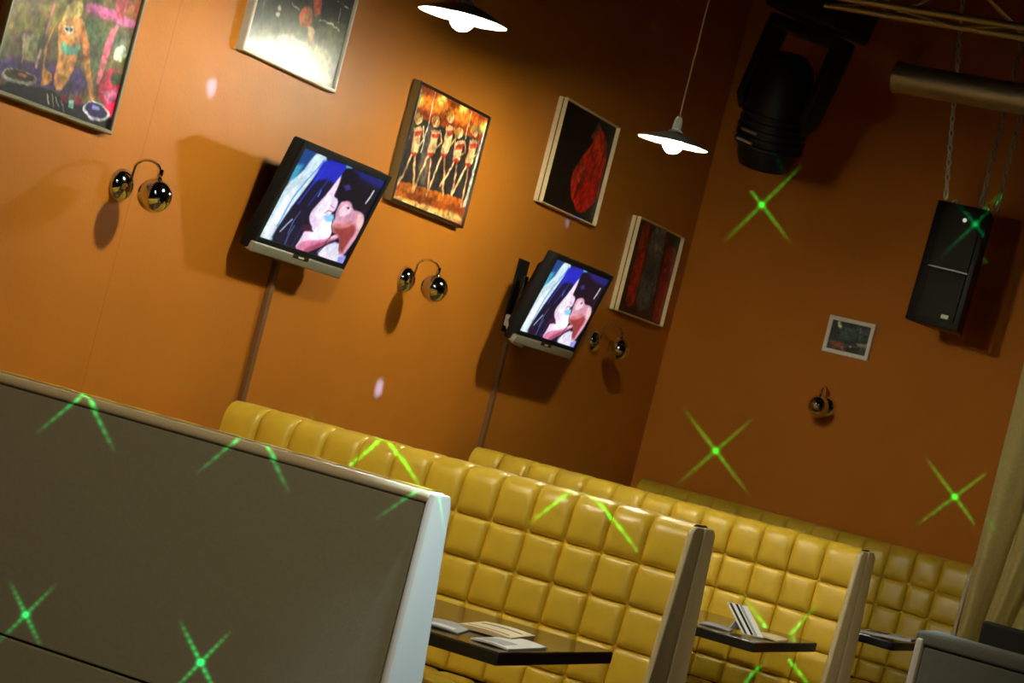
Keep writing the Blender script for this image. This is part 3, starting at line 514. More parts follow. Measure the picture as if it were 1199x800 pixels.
USTEP = [0, .010, .024, .045, .075, .12, .19, .30, .42, .5, .58, .70, .81, .88, .925, .955, .976, .990]
def tufted(path_rows, ncol, x0, x1, amp, first_open=True, **kw):
    """path_rows: list of rows, each a function t->((y,z),(ny,nz)); one pillow with rounded corners per cell, closely spaced loops at the seams"""
    bm = bmesh.new(); K = len(USTEP); cols = ncol * K; rows = []
    for ri, fn in enumerate(path_rows):
        for v in USTEP + ([1.0] if ri == len(path_rows) - 1 else []):
            (y, z), (a, b) = fn(v); line = []
            for i in range(cols + 1):
                u = USTEP[i % K] if i < cols else 1.0; cell = min(i // K, ncol - 1)
                p = abs(2 * u - 1); q = abs(2 * v - 1)
                if (cell == 0 and u < .5) or (cell == ncol - 1 and u > .5): p = 0.0
                if ri == 0 and first_open:
                    if v < .5: q = 0.0
                    p *= min(1, v * 2.2) ** .15
                d = (p ** 9 + q ** 9) ** (1 / 9)
                h = amp * max(0.0, 1 - d ** 5) ** .5
                line.append(bm.verts.new((x0 + (x1 - x0) * (cell + u) / ncol, y + a * h, z + b * h)))
            rows.append(line)
    for A, B in zip(rows, rows[1:]):
        for i in range(cols): bm.faces.new([A[i], A[i + 1], B[i + 1], B[i]])
    return bm

def back_rows(sgn, top_y, bot_y, crest=1.14):
    """front leather of a backrest: crest over the top then down a leaning face. sgn=-1 faces the camera side"""
    pts = [(0.0, crest - .004), (sgn * (top_y * .45), crest), (sgn * (top_y * .8), crest - .008), (sgn * (top_y * .97), crest - .03)]
    def face(z):
        t = (crest - .03 - z) / (crest - .03 - .45); return (sgn * (top_y * .97 + (bot_y - top_y * .97) * t), z)
    rows = []
    first = pts + [face(1.06), face(SEAMZ[0])]
    L = [0]
    for p, q in zip(first, first[1:]): L.append(L[-1] + math.hypot(q[0] - p[0], q[1] - p[1]))
    def row0(v):
        s = v * L[-1]
        for k in range(len(L) - 1):
            if s <= L[k + 1] + 1e-9:
                t = (s - L[k]) / (L[k + 1] - L[k]); p, q = first[k], first[k + 1]
                # smooth normal by finite difference around s
                y = p[0] + (q[0] - p[0]) * t; z = p[1] + (q[1] - p[1]) * t
                ang = min(1, s / (L[3] + .02)) * (PI / 2 - .12)
                return (y, z), (sgn * math.sin(ang), math.cos(ang))
    rows.append(row0)
    lean = (bot_y - top_y) / .66
    nrm = Vector((sgn * 1, lean * .5)).normalized()
    for za, zb in zip(SEAMZ, SEAMZ[1:]):
        def rw(v, za=za, zb=zb):
            return face(za + (zb - za) * v), (nrm[0], nrm[1])
        rows.append(rw)
    return rows

def end_band(sgn, top_y, bot_y, x0, x1, m, parent, name='end_panel', y_in=.004):
    bm = bmesh.new()
    bl = (bot_y - top_y) / .69
    poly = [(sgn * y_in, 0.0), (sgn * y_in, 1.158), (sgn * top_y * .85, 1.158), (sgn * (top_y + .012), 1.14), (sgn * (bot_y + .025), .45), (sgn * (bot_y + .025 + bl * .1), 0.0)]
    prism(bm, poly, 'x', x0, x1, bev=.007)
    return obj(name, bm, m, parent, True, 40)

def seat(sgn, y_in, parent):
    y0, y1 = y_in, y_in + .43
    def r(v0, v1): return lambda v: ((sgn * (y0 + (y1 - y0) * (v0 + (v1 - v0) * v)), .50), (0, 1))
    rows = [r(k / 3, (k + 1) / 3) for k in range(3)]
    rows.append(lambda v: ((sgn * (y1 + .012 * math.sin(PI * v)), .50 - .14 * v), (sgn * 1, 0)))
    bm = tufted(rows, NC, X0 + .005, LB - .03, .02, res=6, first_open=False)
    box(bm, X0 + .005, LB - .03, min(sgn * y0, sgn * y1), max(sgn * y0, sgn * y1), .30, .497)
    o = obj('seat', bm, M['leather'], parent, True, 60)
    b2 = bmesh.new(); box(b2, X0 + .01, LB - .05, min(sgn * (y0 + .02), sgn * (y1 - .05)), max(sgn * (y0 + .02), sgn * (y1 - .05)), 0, .30)
    obj('plinth', b2, M['plinth'], parent)
    return o

def core(parent, y0, y1, top, x1=LB - .02):
    bm = bmesh.new(); box(bm, X0 + .01, x1, y0, y1, 0, top); obj('frame', bm, M['plinth'], parent)

def backrest(sgn, ty, by, parent, name='backrest'):
    bm = tufted(back_rows(sgn, ty, by), NC, X0 + .004, LB - .012, .028, res=14)
    return obj(name, bm, M['leather'], parent, True, 75)

def double_bench(y, label):
    t = thing('booth_bench', (0, y, 0), label, 'bench', 'yellow tufted booth benches in a row along the left wall')
    core(t, -.05, .05, 1.10)
    for sgn in (-1, 1):
        ty, by = .085, .165
        backrest(sgn, ty, by, t)
        end_band(sgn, ty + .012, by + .012, LB - .014, LB + .006, M['vinyl'], t)
        seat(sgn, by - .01, t)
    return t

def single_bench(y, label, group=None):
    """bench with its upholstered side towards +y and a flat grey fabric back towards -y"""
    t = thing('booth_bench', (0, y, 0), label, 'bench', group)
    core(t, .006, .05, 1.10)
    bm = bmesh.new(); box(bm, .0, LB - .012, -.012, .006, .52, 1.122, .004); box(bm, .0, LB - .012, -.012, .006, 0.0, .514, .004)
    obj('back_panel', bm, M['grey'], t)
    bm = bmesh.new(); box(bm, .0, LB + .002, -.022, .075, 1.122, 1.150, .012, 3)
    obj('top_cap', bm, M['cream'], t, True, 40)
    backrest(1, .085, .17, t).location = (0, 0, -.012)
    bm = bmesh.new()
    prism(bm, [(-.018, 0), (-.018, 1.147), (.07, 1.147), (.085, 1.12), (.215, .45), (.235, 0)], 'x', LB - .008, LB + .014, bev=.007)
    tag(obj('end_panel', bm, M['palevinyl'], t, True, 40), 'pale vinyl end panel')
    seat(1, .16, t)
    return t

B1 = single_bench(4.855, 'large flat grey fabric back of the nearest booth bench, pale vinyl end panel')
B2 = double_bench(6.82, 'yellow tufted leather booth bench directly behind the big grey bench back')
B3 = copy_thing(B2, (0, 8.82, 0), 'yellow tufted leather booth bench, middle of the three yellow benches, table before it')
# last bench stands against the back wall: one side only
B4 = thing('booth_bench', (0, 10.83, 0), 'yellow tufted leather booth bench furthest away, against the brown back wall', 'bench', 'yellow tufted booth benches in a row along the left wall')
core(B4, 0, .045, 1.10)
backrest(-1, .085, .165, B4); end_band(-1, .097, .177, LB - .014, LB + .006, M['vinyl'], B4, y_in=-.045); seat(-1, .155, B4)
# neighbouring bench across the aisle, only its corner shows
B5 = thing('booth_bench', (3.075, 4.42, .02), 'dark grey bench back rising into the lower right corner of the picture', 'bench')
bm = bmesh.new(); box(bm, .022, 1.75, -.012, .03, 0, 1.124, .006); box(bm, .8, .806, -.0125, .0, .3, 1.09); obj('back_panel', bm, M['slate'], B5)
bm = bmesh.new(); box(bm, .004, 1.76, -.018, .11, 1.122, 1.150, .008, 3); obj('top_cap', bm, M['slate'], B5, True, 40)
bm = bmesh.new(); prism(bm, [(-.028, 0), (-.028, 1.135), (.1, 1.135), (.2, .45), (.22, 0)], 'x', .008, .022, bev=.005); obj('end_panel', bm, M['palevinyl'], B5, True, 40)
bm = tufted(back_rows(1, .10, .19, 1.12), NC, .03, 1.74, .02, res=6); obj('backrest', bm, M['slate'], B5, True, 75)
bm = bmesh.new(); box(bm, .02, 1.74, .17, .62, .30, .45, .02); obj('seat', bm, M['slate'], B5, True, 40)
bm = bmesh.new(); box(bm, .04, 1.72, .18, .58, 0, .30); obj('plinth', bm, M['plinth'], B5)

# ------------------------------------------------------------------ tables and papers on them
def table(y0, y1, xe, zt, label, yleg):
    yc = (y0 + y1) / 2; h = (y1 - y0) / 2
    t = thing('booth_table', (0, yc, 0), label, 'table', 'dark booth tables between the yellow benches')
    bm = bmesh.new(); box(bm, .06, xe, -h, h, zt - .004, zt, .002); obj('tabletop', bm, M['tabletop'], t)
    bm = bmesh.new(); box(bm, .055, xe + .002, -h - .002, h + .002, zt - .036, zt - .003, .003); tag(obj('edge_band', bm, M['black'], t), 'thick black table edge')
    for sx, sy in ((xe - .60, -h + .05), (xe - .60, yleg - yc), (.25, -h + .05), (.25, yleg - yc)):
        bm = bmesh.new(); box(bm, sx - .03, sx + .03, sy - .03, sy + .03, .012, zt - .034, .004); box(bm, sx - .055, sx + .055, sy - .055, sy + .055, 0, .014, .003)
        obj('leg', bm, M['black'], t)
    return t
T1 = table(5.47, 6.29, 1.80, .765, 'dark table with black edge between the grey bench and first yellow bench', 6.15)
T2 = table(7.76, 8.54, 1.765, .785, 'dark table with black edge in front of the middle yellow bench', 8.14)
T3 = table(9.79, 10.28, 1.755, .783, 'dark table in front of the furthest bench, mostly hidden', 10.14)

def leaflet(name, label, cat, loc, rot, w, d, th, m, bars=(), fold=0.0, tilt=0.0, group='papers lying on the booth tables'):
    t = thing(name, loc, label, cat, group, (0, tilt, rot))
    bm = bmesh.new(); n = 8
    prof = [(-w / 2 + w * i / n, .004 * math.sin(PI * i / n) + fold * (i / n) ** 2 * w) for i in range(n + 1)]
    poly = prof + [(x, z + th) for x, z in prof[::-1]]
    prism(bm, poly, 'y', -d / 2, d / 2); obj('sheets', bm, m, t)
    for x0, x1, y0, y1, mm in bars:
        bm = bmesh.new()
        def zt(x): i = (x + w / 2) / w; return .004 * math.sin(PI * i) + fold * i ** 2 * w + th
        k = 5; xs = [x0 + (x1 - x0) * i / k for i in range(k + 1)]
        pr = [(x, zt(x) + .0002) for x in xs]; prism(bm, pr + [(x, z + .0006) for x, z in pr[::-1]], 'y', y0, y1)
        obj('printed_block', bm, mm, t)
    return t
G1 = T1['group']
leaflet('leaflet', 'pale grey-blue leaflet lying at the inner left end of nearest table', 'leaflet', (1.545, 5.66, .7655), .25, .12, .20, .004, M['paperblue'], [(-.04, .04, -.08, -.03, M['paper'])])
leaflet('menu_booklet', 'cream stacked menu with red and dark stripes, middle of the nearest table', 'menu', (1.615, 5.86, .7655), .12, .15, .24, .012, M['papercream'], [(-.06, .06, .03, .05, M['framedark']), (-.06, .06, -.09, -.075, mat('dull_red_ink', (.4, .1, .05), .5))])
leaflet('leaflet', 'white and blue leaflet at the outer corner of the nearest table', 'leaflet', (1.725, 5.70, .7655), .05, .11, .30, .005, M['paper'], [(-.045, .03, -.12, -.02, M['paperblue'])])
mb = thing('menu_booklet', (1.70, 7.93, .7875), 'white menu booklet with dark stripes leaning up on the second table', 'menu', 'papers lying on the booth tables')
wd = Vector((.6, .8, 0)); ln = Vector((-.68, .51, .53)); mb.rotation_euler = Matrix((wd, ln.normalized(), wd.cross(ln).normalized())).transposed().to_euler()
bm = bmesh.new(); box(bm, -.045, .045, 0, .165, 0, .006, .001); obj('cover', bm, M['paper'], mb)
for q, mm in ((-.040, M['framedark']), (-.012, M['blackmatte']), (.006, M['paperblue'])):
    bm = bmesh.new(); box(bm, q, q + .012, .002, .163, .0058, .0066); obj('printed_stripe', bm, mm, mb)
    bm = bmesh.new(); box(bm, q, q + .012, .002, .163, -.0006, .0002); obj('printed_stripe', bm, mm, mb)
bm = bmesh.new(); box(bm, -.03, .03, .09, .098, -.050, 0, .001); obj('prop', bm, M['paper'], mb)
leaflet('leaflet', 'cream leaflet lying flat beside the propped menu on second table', 'leaflet', (1.705, 8.12, .7855), .1, .10, .20, .006, M['papercream'])
leaflet('leaflet', 'grey leaflet lying flat at the inner end of the second table', 'leaflet', (1.56, 7.93, .7855), .2, .11, .14, .004, M['paperblue'])
leaflet('magazine', 'open white magazine lying on the furthest table', 'magazine', (1.69, 9.93, .7835), .1, .22, .22, .012, M['paper'], [(-.09, .0, -.08, .06, M['framedark'])], fold=.08)

# ------------------------------------------------------------------ framed pictures
def frame_members(t, y0, y1, z0, z1, prof_fn, m):
    """four mitred members named frame, one mesh; prof: list of (inset, depth)"""
    bm = bmesh.new(); prof = prof_fn
    cs = []
    for ins, dep in prof:
        cs.append([bm.verts.new((dep, y0 + ins, z0 + ins)), bm.verts.new((dep, y1 - ins, z0 + ins)), bm.verts.new((dep, y1 - ins, z1 - ins)), bm.verts.new((dep, y0 + ins, z1 - ins))])
    for A, B in zip(cs, cs[1:]):
        for k in range(4):
            fc = bm.faces.new([A[k], A[(k + 1) % 4], B[(k + 1) % 4], B[k]])
            if A is cs[0] and isinstance(m, list): fc.material_index = 1
    return obj('frame', bm, m, t)

def picture(label, y0, y1, z0, z1, prof, art, ins, dep, fm, pm, gain, tilt=0.0, name='framed_picture', back=False, ny=110):
    if back: t = thing(name, (y0, YB, z0), label, 'picture', None, (0, 0, -PI / 2))
    else: t = thing(name, (0, y0, z0), label, 'picture', 'framed pictures on the left wall', (0, tilt, 0))
    w, h = y1 - y0, z1 - z0
    frame_members(t, 0, w, 0, h, prof, fm)
    bm = bmesh.new(); box(bm, .003, dep - .002, ins * .8, w - ins * .8, ins * .8, h - ins * .8); obj('backing', bm, M['framedark'], t)
    art_mesh('print', art, lambda u, v: (dep, ins + (w - 2 * ins) * u, h - ins - (h - 2 * ins) * v), pm, t, gain, ny)
    return t
P_flat = [(0, 0), (0, .026), (.003, .030), (.011, .030), (.013, .026), (.013, .018)]
P_black = [(0, 0), (0, .032), (.003, .036), (.010, .036), (.012, .032), (.012, .024)]
P_deep = [(0, 0), (0, .018), (.006, .020), (.006, .026), (0, .028), (0, .044), (.003, .045), (.005, .043), (.005, .014)]
picture('colourful picture of a woman playing records, grey frame, top left of the wall', 5.16, 5.78, 1.875, 2.335, P_flat, ART_DJ, .013, .02, M['framesilver'], M['print'], 1.0)
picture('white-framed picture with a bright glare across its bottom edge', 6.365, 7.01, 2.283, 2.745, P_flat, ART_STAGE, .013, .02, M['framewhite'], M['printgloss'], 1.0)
picture('black-framed picture of five dancers on an orange stage', 7.60, 8.245, 2.005, 2.467, P_black, ART_DANCERS, .012, .028, [M['framedark'], M['olive']], M['print'], 1.0, ny=150)
picture('black picture of a figure in red, gilt-sided box frame', 8.90, 9.53, 2.235, 2.695, P_deep, ART_RED, .006, .026, M['gold'], M['printmatte'], 1.0)
picture('red and grey striped picture in a gilt-sided box frame near the corner', 10.03, 10.66, 1.915, 2.37, P_deep, ART_STRIPES, .006, .026, M['gold'], M['printmatte'], 1.0)
picture('small cream-framed garden picture on the back wall', .799, 1.034, 1.990, 2.172, [(0, 0), (0, .018), (.003, .02), (.018, .02), (.02, .016), (.02, .008)], ART_GARDEN, .02, .012, M['framewhite'], M['printmatte'], 1.0, back=True, ny=70)

# ------------------------------------------------------------------ wall televisions
def television(loc, label):
    t = thing('television', loc, label, 'television', 'televisions showing the same film', (0, math.radians(15.0), 0))
    W, H = .645, .405; w, h = W / 2, H / 2
    # local axes: +x out of the wall, +y to the right, +z up
    bm = bmesh.new()
    box(bm, -.045, -.004, -w, w, -h, h, .008)
    obj('casing', bm, M['blackmatte'], t, True, 40)
    bm = bmesh.new()
    for A, B in (((-.045, -w + .03, w - .03, -h + .03, h - .04), (-.10, -w + .10, w - .10, -h + .06, h - .08)),):
        a = [bm.verts.new((A[0], y, z)) for y, z in ((A[1], A[3]), (A[2], A[3]), (A[2], A[4]), (A[1], A[4]))]
        b = [bm.verts.new((B[0], y, z)) for y, z in ((B[1], B[3]), (B[2], B[3]), (B[2], B[4]), (B[1], B[4]))]
        for k in range(4): bm.faces.new([a[k], a[(k + 1) % 4], b[(k + 1) % 4], b[k]])
        bm.faces.new(b); bm.faces.new(a[::-1])
    obj('rear_housing', bm, M['blackmatte'], t)
    bm = bmesh.new()
    sb = -h + .052; st = h - .022; sw = w - .022
    for q in ((-w, -sw, -h + .034, h), (sw, w, -h + .034, h), (-sw, sw, st, h), (-sw, sw, -h + .034, sb)):
        box(bm, -.006, .006, q[0], q[1], q[2], q[3], .002)
    obj('bezel', bm, M['blackmatte'], t)
    art_mesh('screen', ART_SCREEN, lambda u, v: (.001, -sw + 2 * sw * u, st + (sb - st) * v), M['screen'], t, 1.0, 130, .12)
    bm = bmesh.new(); box(bm, -.02, .010, -w + .002, w - .002, -h - .004, -h + .033, .006, 3)
    sp = obj('speaker_bar', bm, M['silver'], t, True, 40)
    bm = bmesh.new(); box(bm, .0095, .0115, -.055, .055, -h + .020, -h + .036, .001); obj('control_panel', bm, M['blackgloss'], sp)
    bm = bmesh.new(); box(bm, .0105, .0125, -.018, .018, -h + .024, -h + .030); tag(obj('badge', bm, M['white'], sp), 'tiny pale badge')
    return t
TV1L = (.155, 6.905, 1.862); TV2L = (.235, 8.955, 1.822)
television(TV1L, 'nearer and larger-looking television, bright film scene, beside the dancers picture')
television(TV2L, 'further television on an open swivel bracket, below the picture in red')

def bracket(y, z, tv, label, wide):
    t = thing('television_bracket', (0, y, z), label, 'bracket', 'brackets carrying the televisions')
    bm = bmesh.new(); box(bm, 0, .012, -.05, .05, -.16, .16, .003); obj('wall_plate', bm, M['blackmatte'], t)
    dx = tv[0] - .122; dy = tv[1] - y; dz = tv[2] - z + .03
    bm = bmesh.new()
    for zz in (-.055, .055):
        tube(bm, [(.012, -.02, zz), (dx * .5, -.06 if wide else -.02, zz), (dx - .01, dy, dz + zz * .6)], .013, 8)
    tube(bm, [(dx * .5, -.06 if wide else -.02, -.09), (dx * .5, -.06 if wide else -.02, .09)], .016, 10)
    obj('arm', bm, M['blackgloss'], t, True, 40)
    bm = bmesh.new(); box(bm, dx - .016, dx + .002, dy - .09, dy + .09, dz - .08, dz + .08, .003); obj('mounting_plate', bm, M['blackmatte'], t)
    if wide:
        bm = bmesh.new(); tube(bm, [(.02, -.05, -.10), (.05, -.09, -.14), (.08, -.08, -.19), (.10, -.02, -.20)], .010, 8); tag(obj('cable', bm, M['white'], t, True), 'pale cable and plug loop')
        bm = bmesh.new(); box(bm, .02, .06, -.085, -.035, -.135, -.085, .006); obj('plug', bm, M['white'], t, True, 40)
    return t
bracket(6.93, 1.862, TV1L, 'black bracket almost hidden behind the nearer television', False)
bracket(8.955, 1.822, TV2L, 'black swivel bracket with pale cable showing left of the further television', True)

def trunking(y, z0, z1, label):
    bm = bmesh.new(); box(bm, 0, .02, y - .014, y + .014, z0, z1, .002)
    return tag(obj('cable_trunking', bm, M['trunk']), label, 'cable trunking', 'cable trunking below the televisions')
trunking(6.94, .02, 1.66, 'thin brown cable strip running down the wall below the nearer television')
trunking(8.975, .02, 1.62, 'thin brown cable strip running down the wall below the further television')

# ------------------------------------------------------------------ chrome wall lamps
def sconce(loc, rotz, label):
    t = thing('wall_lamp', loc, label, 'wall lamp', 'chrome eyeball wall lamps', (0, 0, rotz))
    bm = bmesh.new()
    lathe(bm, [(0.0525, 0), (.0525, .006), (.050, .014), (.044, .024), (.033, .033), (.018, .039), (0, .041)], 32, axis_matrix((0, 0, 0), (1, 0, 0)))
    obj('wall_plate', bm, M['chrome'], t, True, 60)
    bm = bmesh.new(); pts = []
    for k in range(15):
        a = PI * (.93 - .93 * k / 14)
        pts.append((.087 + .048 * math.cos(a), 0, .060 + .034 * math.sin(a)))
    tube(bm, [(.036, 0, .012)] + pts, .0045, 10)
    obj('arm', bm, M['chrome'], t, True, 60)
    bm = bmesh.new(); lathe(bm, [(0, .036), (.008, .036), (.009, .02), (.006, .012), (.012, .006), (.013, -.004), (0, -.004)], 20, Matrix.Translation((.135, 0, .038)))
    obj('collar', bm, M['chrome'], t, True, 50)
    R = .053; prof = [(0, R)]
    for k in range(1, 22):
        a = PI * .74 * k / 21; prof.append((R * math.sin(a), R * math.cos(a)))
    e = prof[-1]; prof += [(e[0] - .003, e[1]), (e[0] - .004, e[1] + .01)]
    for k in range(20, -1, -1):
        a = PI * .70 * k / 21; prof.append(((R - .006) * math.sin(a), (R - .006) * math.cos(a)))
    bm = bmesh.new(); lathe(bm, prof, 40, axis_matrix((.135, 0, -.008), (.75, -.25, .55)))
    sh = obj('shade', bm, M['chrome'], t, True, 60)
    bm = bmesh.new(); lathe(bm, [(0, .025), (.016, .022), (.022, .0), (.018, -.018), (0, -.028)], 20, axis_matrix((.130, .0, -.013), (.75, -.25, .55)))
    obj('bulb', bm, M['white'], sh, True)
    return t
sc = sconce((0, 5.922, 1.742), 0, 'chrome eyeball wall lamp nearest, below the picture with records')
copy_thing(sc, (0, 7.925, 1.742), 'chrome eyeball wall lamp between the two televisions')
copy_thing(sc, (0, 9.93, 1.745), 'chrome eyeball wall lamp just right of the further television')
copy_thing(sc, (.885, YB, 1.728), 'chrome eyeball wall lamp on the back wall under small picture', rot=(0, 0, -PI / 2))

# ------------------------------------------------------------------ pendant lamps
def pendant(loc, label):
    x, y, z = loc
    t = thing('pendant_lamp', loc, label, 'pendant lamp', 'white disc pendant lamps over the booths')
    tl = Matrix.Rotation(math.radians(2.0), 4, Vector((math.cos(.425), math.sin(.425), 0)))
    bm = bmesh.new(); lathe(bm, [(.133, -.003), (.134, .0), (.11, .012), (.06, .030), (.028, .040), (.026, .038), (.06, .026), (.11, .008), (.132, -.002), (.133, -.003)], 48, tl)
    obj('shade', bm, M['shade'], t, True, 60)
    bm = bmesh.new(); lathe(bm, [(0, .10), (.010, .10), (.016, .085), (.018, .05), (.028, .044), (.028, .032), (.018, .028), (0, .028)], 24)
    obj('socket', bm, M['white'], t, True, 40)
    bm = bmesh.new(); tube(bm, [(0, 0, .095), (0, 0, ZC - z - .03)], .0035, 8); obj('cord', bm, mat('pale_cord', (.5, .42, .28), .5), t, True)
    bm = bmesh.new(); lathe(bm, [(0, 0), (.045, 0), (.045, .015), (.01, .03), (0, .03)], 24, Matrix.Translation((0, 0, ZC - z - .03)) ); obj('ceiling_rose', bm, M['white'], t, True, 40)
    bm = bmesh.new()
    prof = [(0, .032), (.013, .030), (.016, .022)]
    for k in range(9):
        a = .5 + (PI - .5) * k / 8; prof.append((.038 * math.sin(a), -.003 + .038 * math.cos(a)))
    prof[-1] = (0, -.041)
    lathe(bm, prof, 16)
    obj('bulb', bm, M['bulb'], t, True)
    return t
pd = pendant((.97, 6.0, 2.452), 'glowing white disc pendant lamp at the top of the picture')
copy_thing(pd, (.915, 8.0, 2.472), 'glowing white disc pendant lamp on a long cord before the dark corner')

# ------------------------------------------------------------------ loudspeaker on chains
def link_chain(name, a, b, label, m, carabiner):
    a = Vector(a); b = Vector(b); d = (a - b); L = d.length; d.normalize()
    t = thing(name, b, label, 'chain', 'chains holding the loudspeaker')
    z = d
    e1 = z.orthogonal().normalized(); e2 = z.cross(e1)
    bm = bmesh.new(); p = .05 if carabiner else 0; k = 0; pitch = .034
    while p < L - .005:
        s = e1 if k % 2 else e2
        c = z * (p + pitch / 2); pts = []
        for i in range(12):
            an = 2 * PI * i / 12; pts.append(c + s * (.010 * math.cos(an)) + z * (.021 * math.sin(an)))
        tube(bm, pts, 0.0045, 5, closed=True); p += pitch; k += 1
    obj('links', bm, m, t, True)
    if carabiner:
        bm = bmesh.new(); pts = []
        for i in range(20):
            an = 2 * PI * i / 20; wv = .011 + .006 * (.5 - .5 * math.sin(an)); pts.append(z * (.030 + .032 * math.sin(an)) + e2 * (wv * math.cos(an)))
        tube(bm, pts, .0055, 8, closed=True); obj('carabiner', bm, m, t, True)
    return t

SPX, SPY, SPZ = 1.275, 10.44, 2.20
t = thing('loudspeaker', (SPX, SPY, SPZ), 'black box loudspeaker hanging on chains before the back wall', 'loudspeaker', None, (0, math.radians(2), math.radians(-4)))
bm = bmesh.new(); prism(bm, [(0, 0), (.26, 0), (.20, .27), (.06, .27)], 'z', 0, .575, bev=.008); obj('cabinet', bm, M['black'], t, True, 35)
bm = bmesh.new(); box(bm, .045, .235, -.012, .002, .03, .262, .008); box(bm, .045, .235, -.012, .002, .272, .55, .008); obj('grille', bm, M['grille'], t, True, 35)
bm = bmesh.new(); box(bm, .045, .235, -.0135, -.002, .2645, .2695); tag(obj('trim_strip', bm, M['silver'], t), 'thin grey strip across the grille')
bm = bmesh.new(); box(bm, .172, .206, -.0145, -.010, .042, .060); tag(obj('badge', bm, mat('cream_badge', (.75, .72, .5), .4, emit=(.8, .8, .55), estr=.0), t), 'small pale badge')
bm = bmesh.new(); lathe(bm, [(0, .006), (.008, .006), (.010, 0), (0, 0)], 16, axis_matrix((.155, -.012, .505), (0, -1, 0))); tag(obj('lamp', bm, M['led'], t, True, 40), 'small lit dot')
for ex in (.05, .2):
    bm = bmesh.new(); pts = [(ex + .014 * math.cos(2 * PI * i / 14), .10, .588 + .014 * math.sin(2 * PI * i / 14)) for i in range(14)]; tube(bm, pts, .004, 8, closed=True); obj('eye_bolt', bm, M['steel'], t, True)

# ------------------------------------------------------------------ ventilation duct, truss
DY, DZ, DX0 = 10.1, 3.24, 1.055
t = thing('ventilation_duct', (DX0, DY, DZ), 'bare metal ventilation tube under the ceiling above the loudspeaker', 'duct')
bm = bmesh.new(); prof = []
n = 150
for k in range(n + 1):
    z = 2.6 * k / n; r = .068 + (.0018 if (k % 3 == 0) else 0); prof.append((r, z))
lathe(bm, [(.062, .0)] + prof + [(.062, 2.6)], 36, axis_matrix((0, 0, 0), (1, 0, 0)))
obj('tube', bm, M['steel'], t, True, 50)
bm = bmesh.new(); lathe(bm, [(0, .01), (.066, .01), (.072, 0), (.072, .03), (.066, .03)], 36, axis_matrix((0, 0, 0), (1, 0, 0))); obj('end_collar', bm, M['steel'], t, True, 40)
for xx in (.9, 2.2):
    bm = bmesh.new(); tube(bm, [(xx, 0, .06), (xx, 0, ZC - DZ)], .006, 8); pts = [(xx, .072 * math.cos(2 * PI * i / 28), .072 * math.sin(2 * PI * i / 28)) for i in range(28)]; tube(bm, pts, .005, 6, closed=True); obj('hanger', bm, M['blackmatte'], t)

t = thing('ceiling_truss', (.85, 9.3, 3.39), 'slim metal lattice truss crossing the dark top right corner', 'truss')
bm = bmesh.new()
for yy in (0, .2):
    for zz in (0, .2): tube(bm, [(0, yy, zz), (4.2, yy, zz)], .016, 10)
obj('chord', bm, M['steel'], t, True, 50)
bm = bmesh.new(); k = 0
xs = [i * .3 for i in range(15)]
for a, b in zip(xs, xs[1:]):
    ya, yb_ = (0, .2) if k % 2 else (.2, 0)
    tube(bm, [(a, ya, 0), (b, yb_, 0)], .008, 6); tube(bm, [(a, ya, .2), (b, yb_, .2)], .008, 6)
    za, zb = (0, .2) if k % 2 else (.2, 0)
    for yy in (0, .2): tube(bm, [(a, yy, za), (b, yy, zb)], .008, 6)
    k += 1
obj('lattice', bm, M['steel'], t, True, 50)
for xx in (.4, 2.4, 3.9):
    bm = bmesh.new(); tube(bm, [(xx, .1, .2), (xx, .1, ZC - 3.39)], .008, 8); box(bm, xx - .02, xx + .02, -.01, .21, .19, .22); obj('hanger', bm, M['blackmatte'], t)

link_chain('suspension_chain', (1.14, 10.35, 4.09), (1.305, 10.53, 2.795), 'steel chain with carabiner at the left of the loudspeaker', M['chain'], True)
link_chain('suspension_chain', (1.475, 10.53, 4.09), (1.475, 10.53, 2.795), 'darker chain, inner of the two at the right of the loudspeaker', M['steel'], True)
link_chain('suspension_chain', (1.545, 10.56, 4.09), (1.545, 10.56, 2.79), 'darker chain, outer of the two at the right of the loudspeaker', M['steel'], True)

# ------------------------------------------------------------------ moving head stage light
t = thing('stage_light', (.75, 9.75, 3.39), 'black moving-head stage light hanging in the dark corner above the back wall', 'stage light', None, (0, math.radians(12), math.radians(-15))); t.scale = (1.2, 1.2, 1.2)
bm = bmesh.new(); box(bm, -.17, .17, -.13, .13, -.04, .09, .02, 3); obj('base', bm, M['black'], t, True, 40)
bm = bmesh.new(); box(bm, -.14, -.05, -.134, -.128, .01, .045); tag(obj('label_plate', bm, mat('faded_label', (.35, .33, .25), .5), t), 'small faded label plate')
bm = bmesh.new()
for s in (-1, 1):
    prism(bm, [(-.055, -.08), (.055, -.08), (.05, -.38), (.0, -.43), (-.05, -.38)], 'x', s * .135, s * .175, bev=.01)
box(bm, -.17, .17, -.06, .06, -.10, -.05, .012)
obj('yoke', bm, M['black'], t, True, 40)
hd = Matrix.Translation((0, 0, -.37)) @ Matrix.Rotation(math.radians(16), 4, 'X')
bm = bmesh.new(); tb = bmesh.new(); lathe(tb, [(0, .20), (.06, .20), (.095, .16), (.122, .05), (.125, -.10), (.11, -.20), (.095, -.235), (.08, -.235), (.08, -.20), (0, -.20)], 28); merge(bm, tb, hd)
for k in range(5):
    tb = bmesh.new(); lathe(tb, [(.126, -.02 - k * .03), (.132, -.024 - k * .03), (.132, -.034 - k * .03), (.126, -.038 - k * .03)], 28); merge(bm, tb, hd)
hob = obj('head', bm, M['black'], t, True, 35)
bm = bmesh.new(); tb = bmesh.new(); lathe(tb, [(0, -.222), (.04, -.219), (.078, -.205)], 28); merge(bm, tb, hd); obj('lens', bm, mat('green_reflection_lens', (.02, .10, .04), .08, spec=1.0), hob, True)  # green reflection is painted into the lens base colour
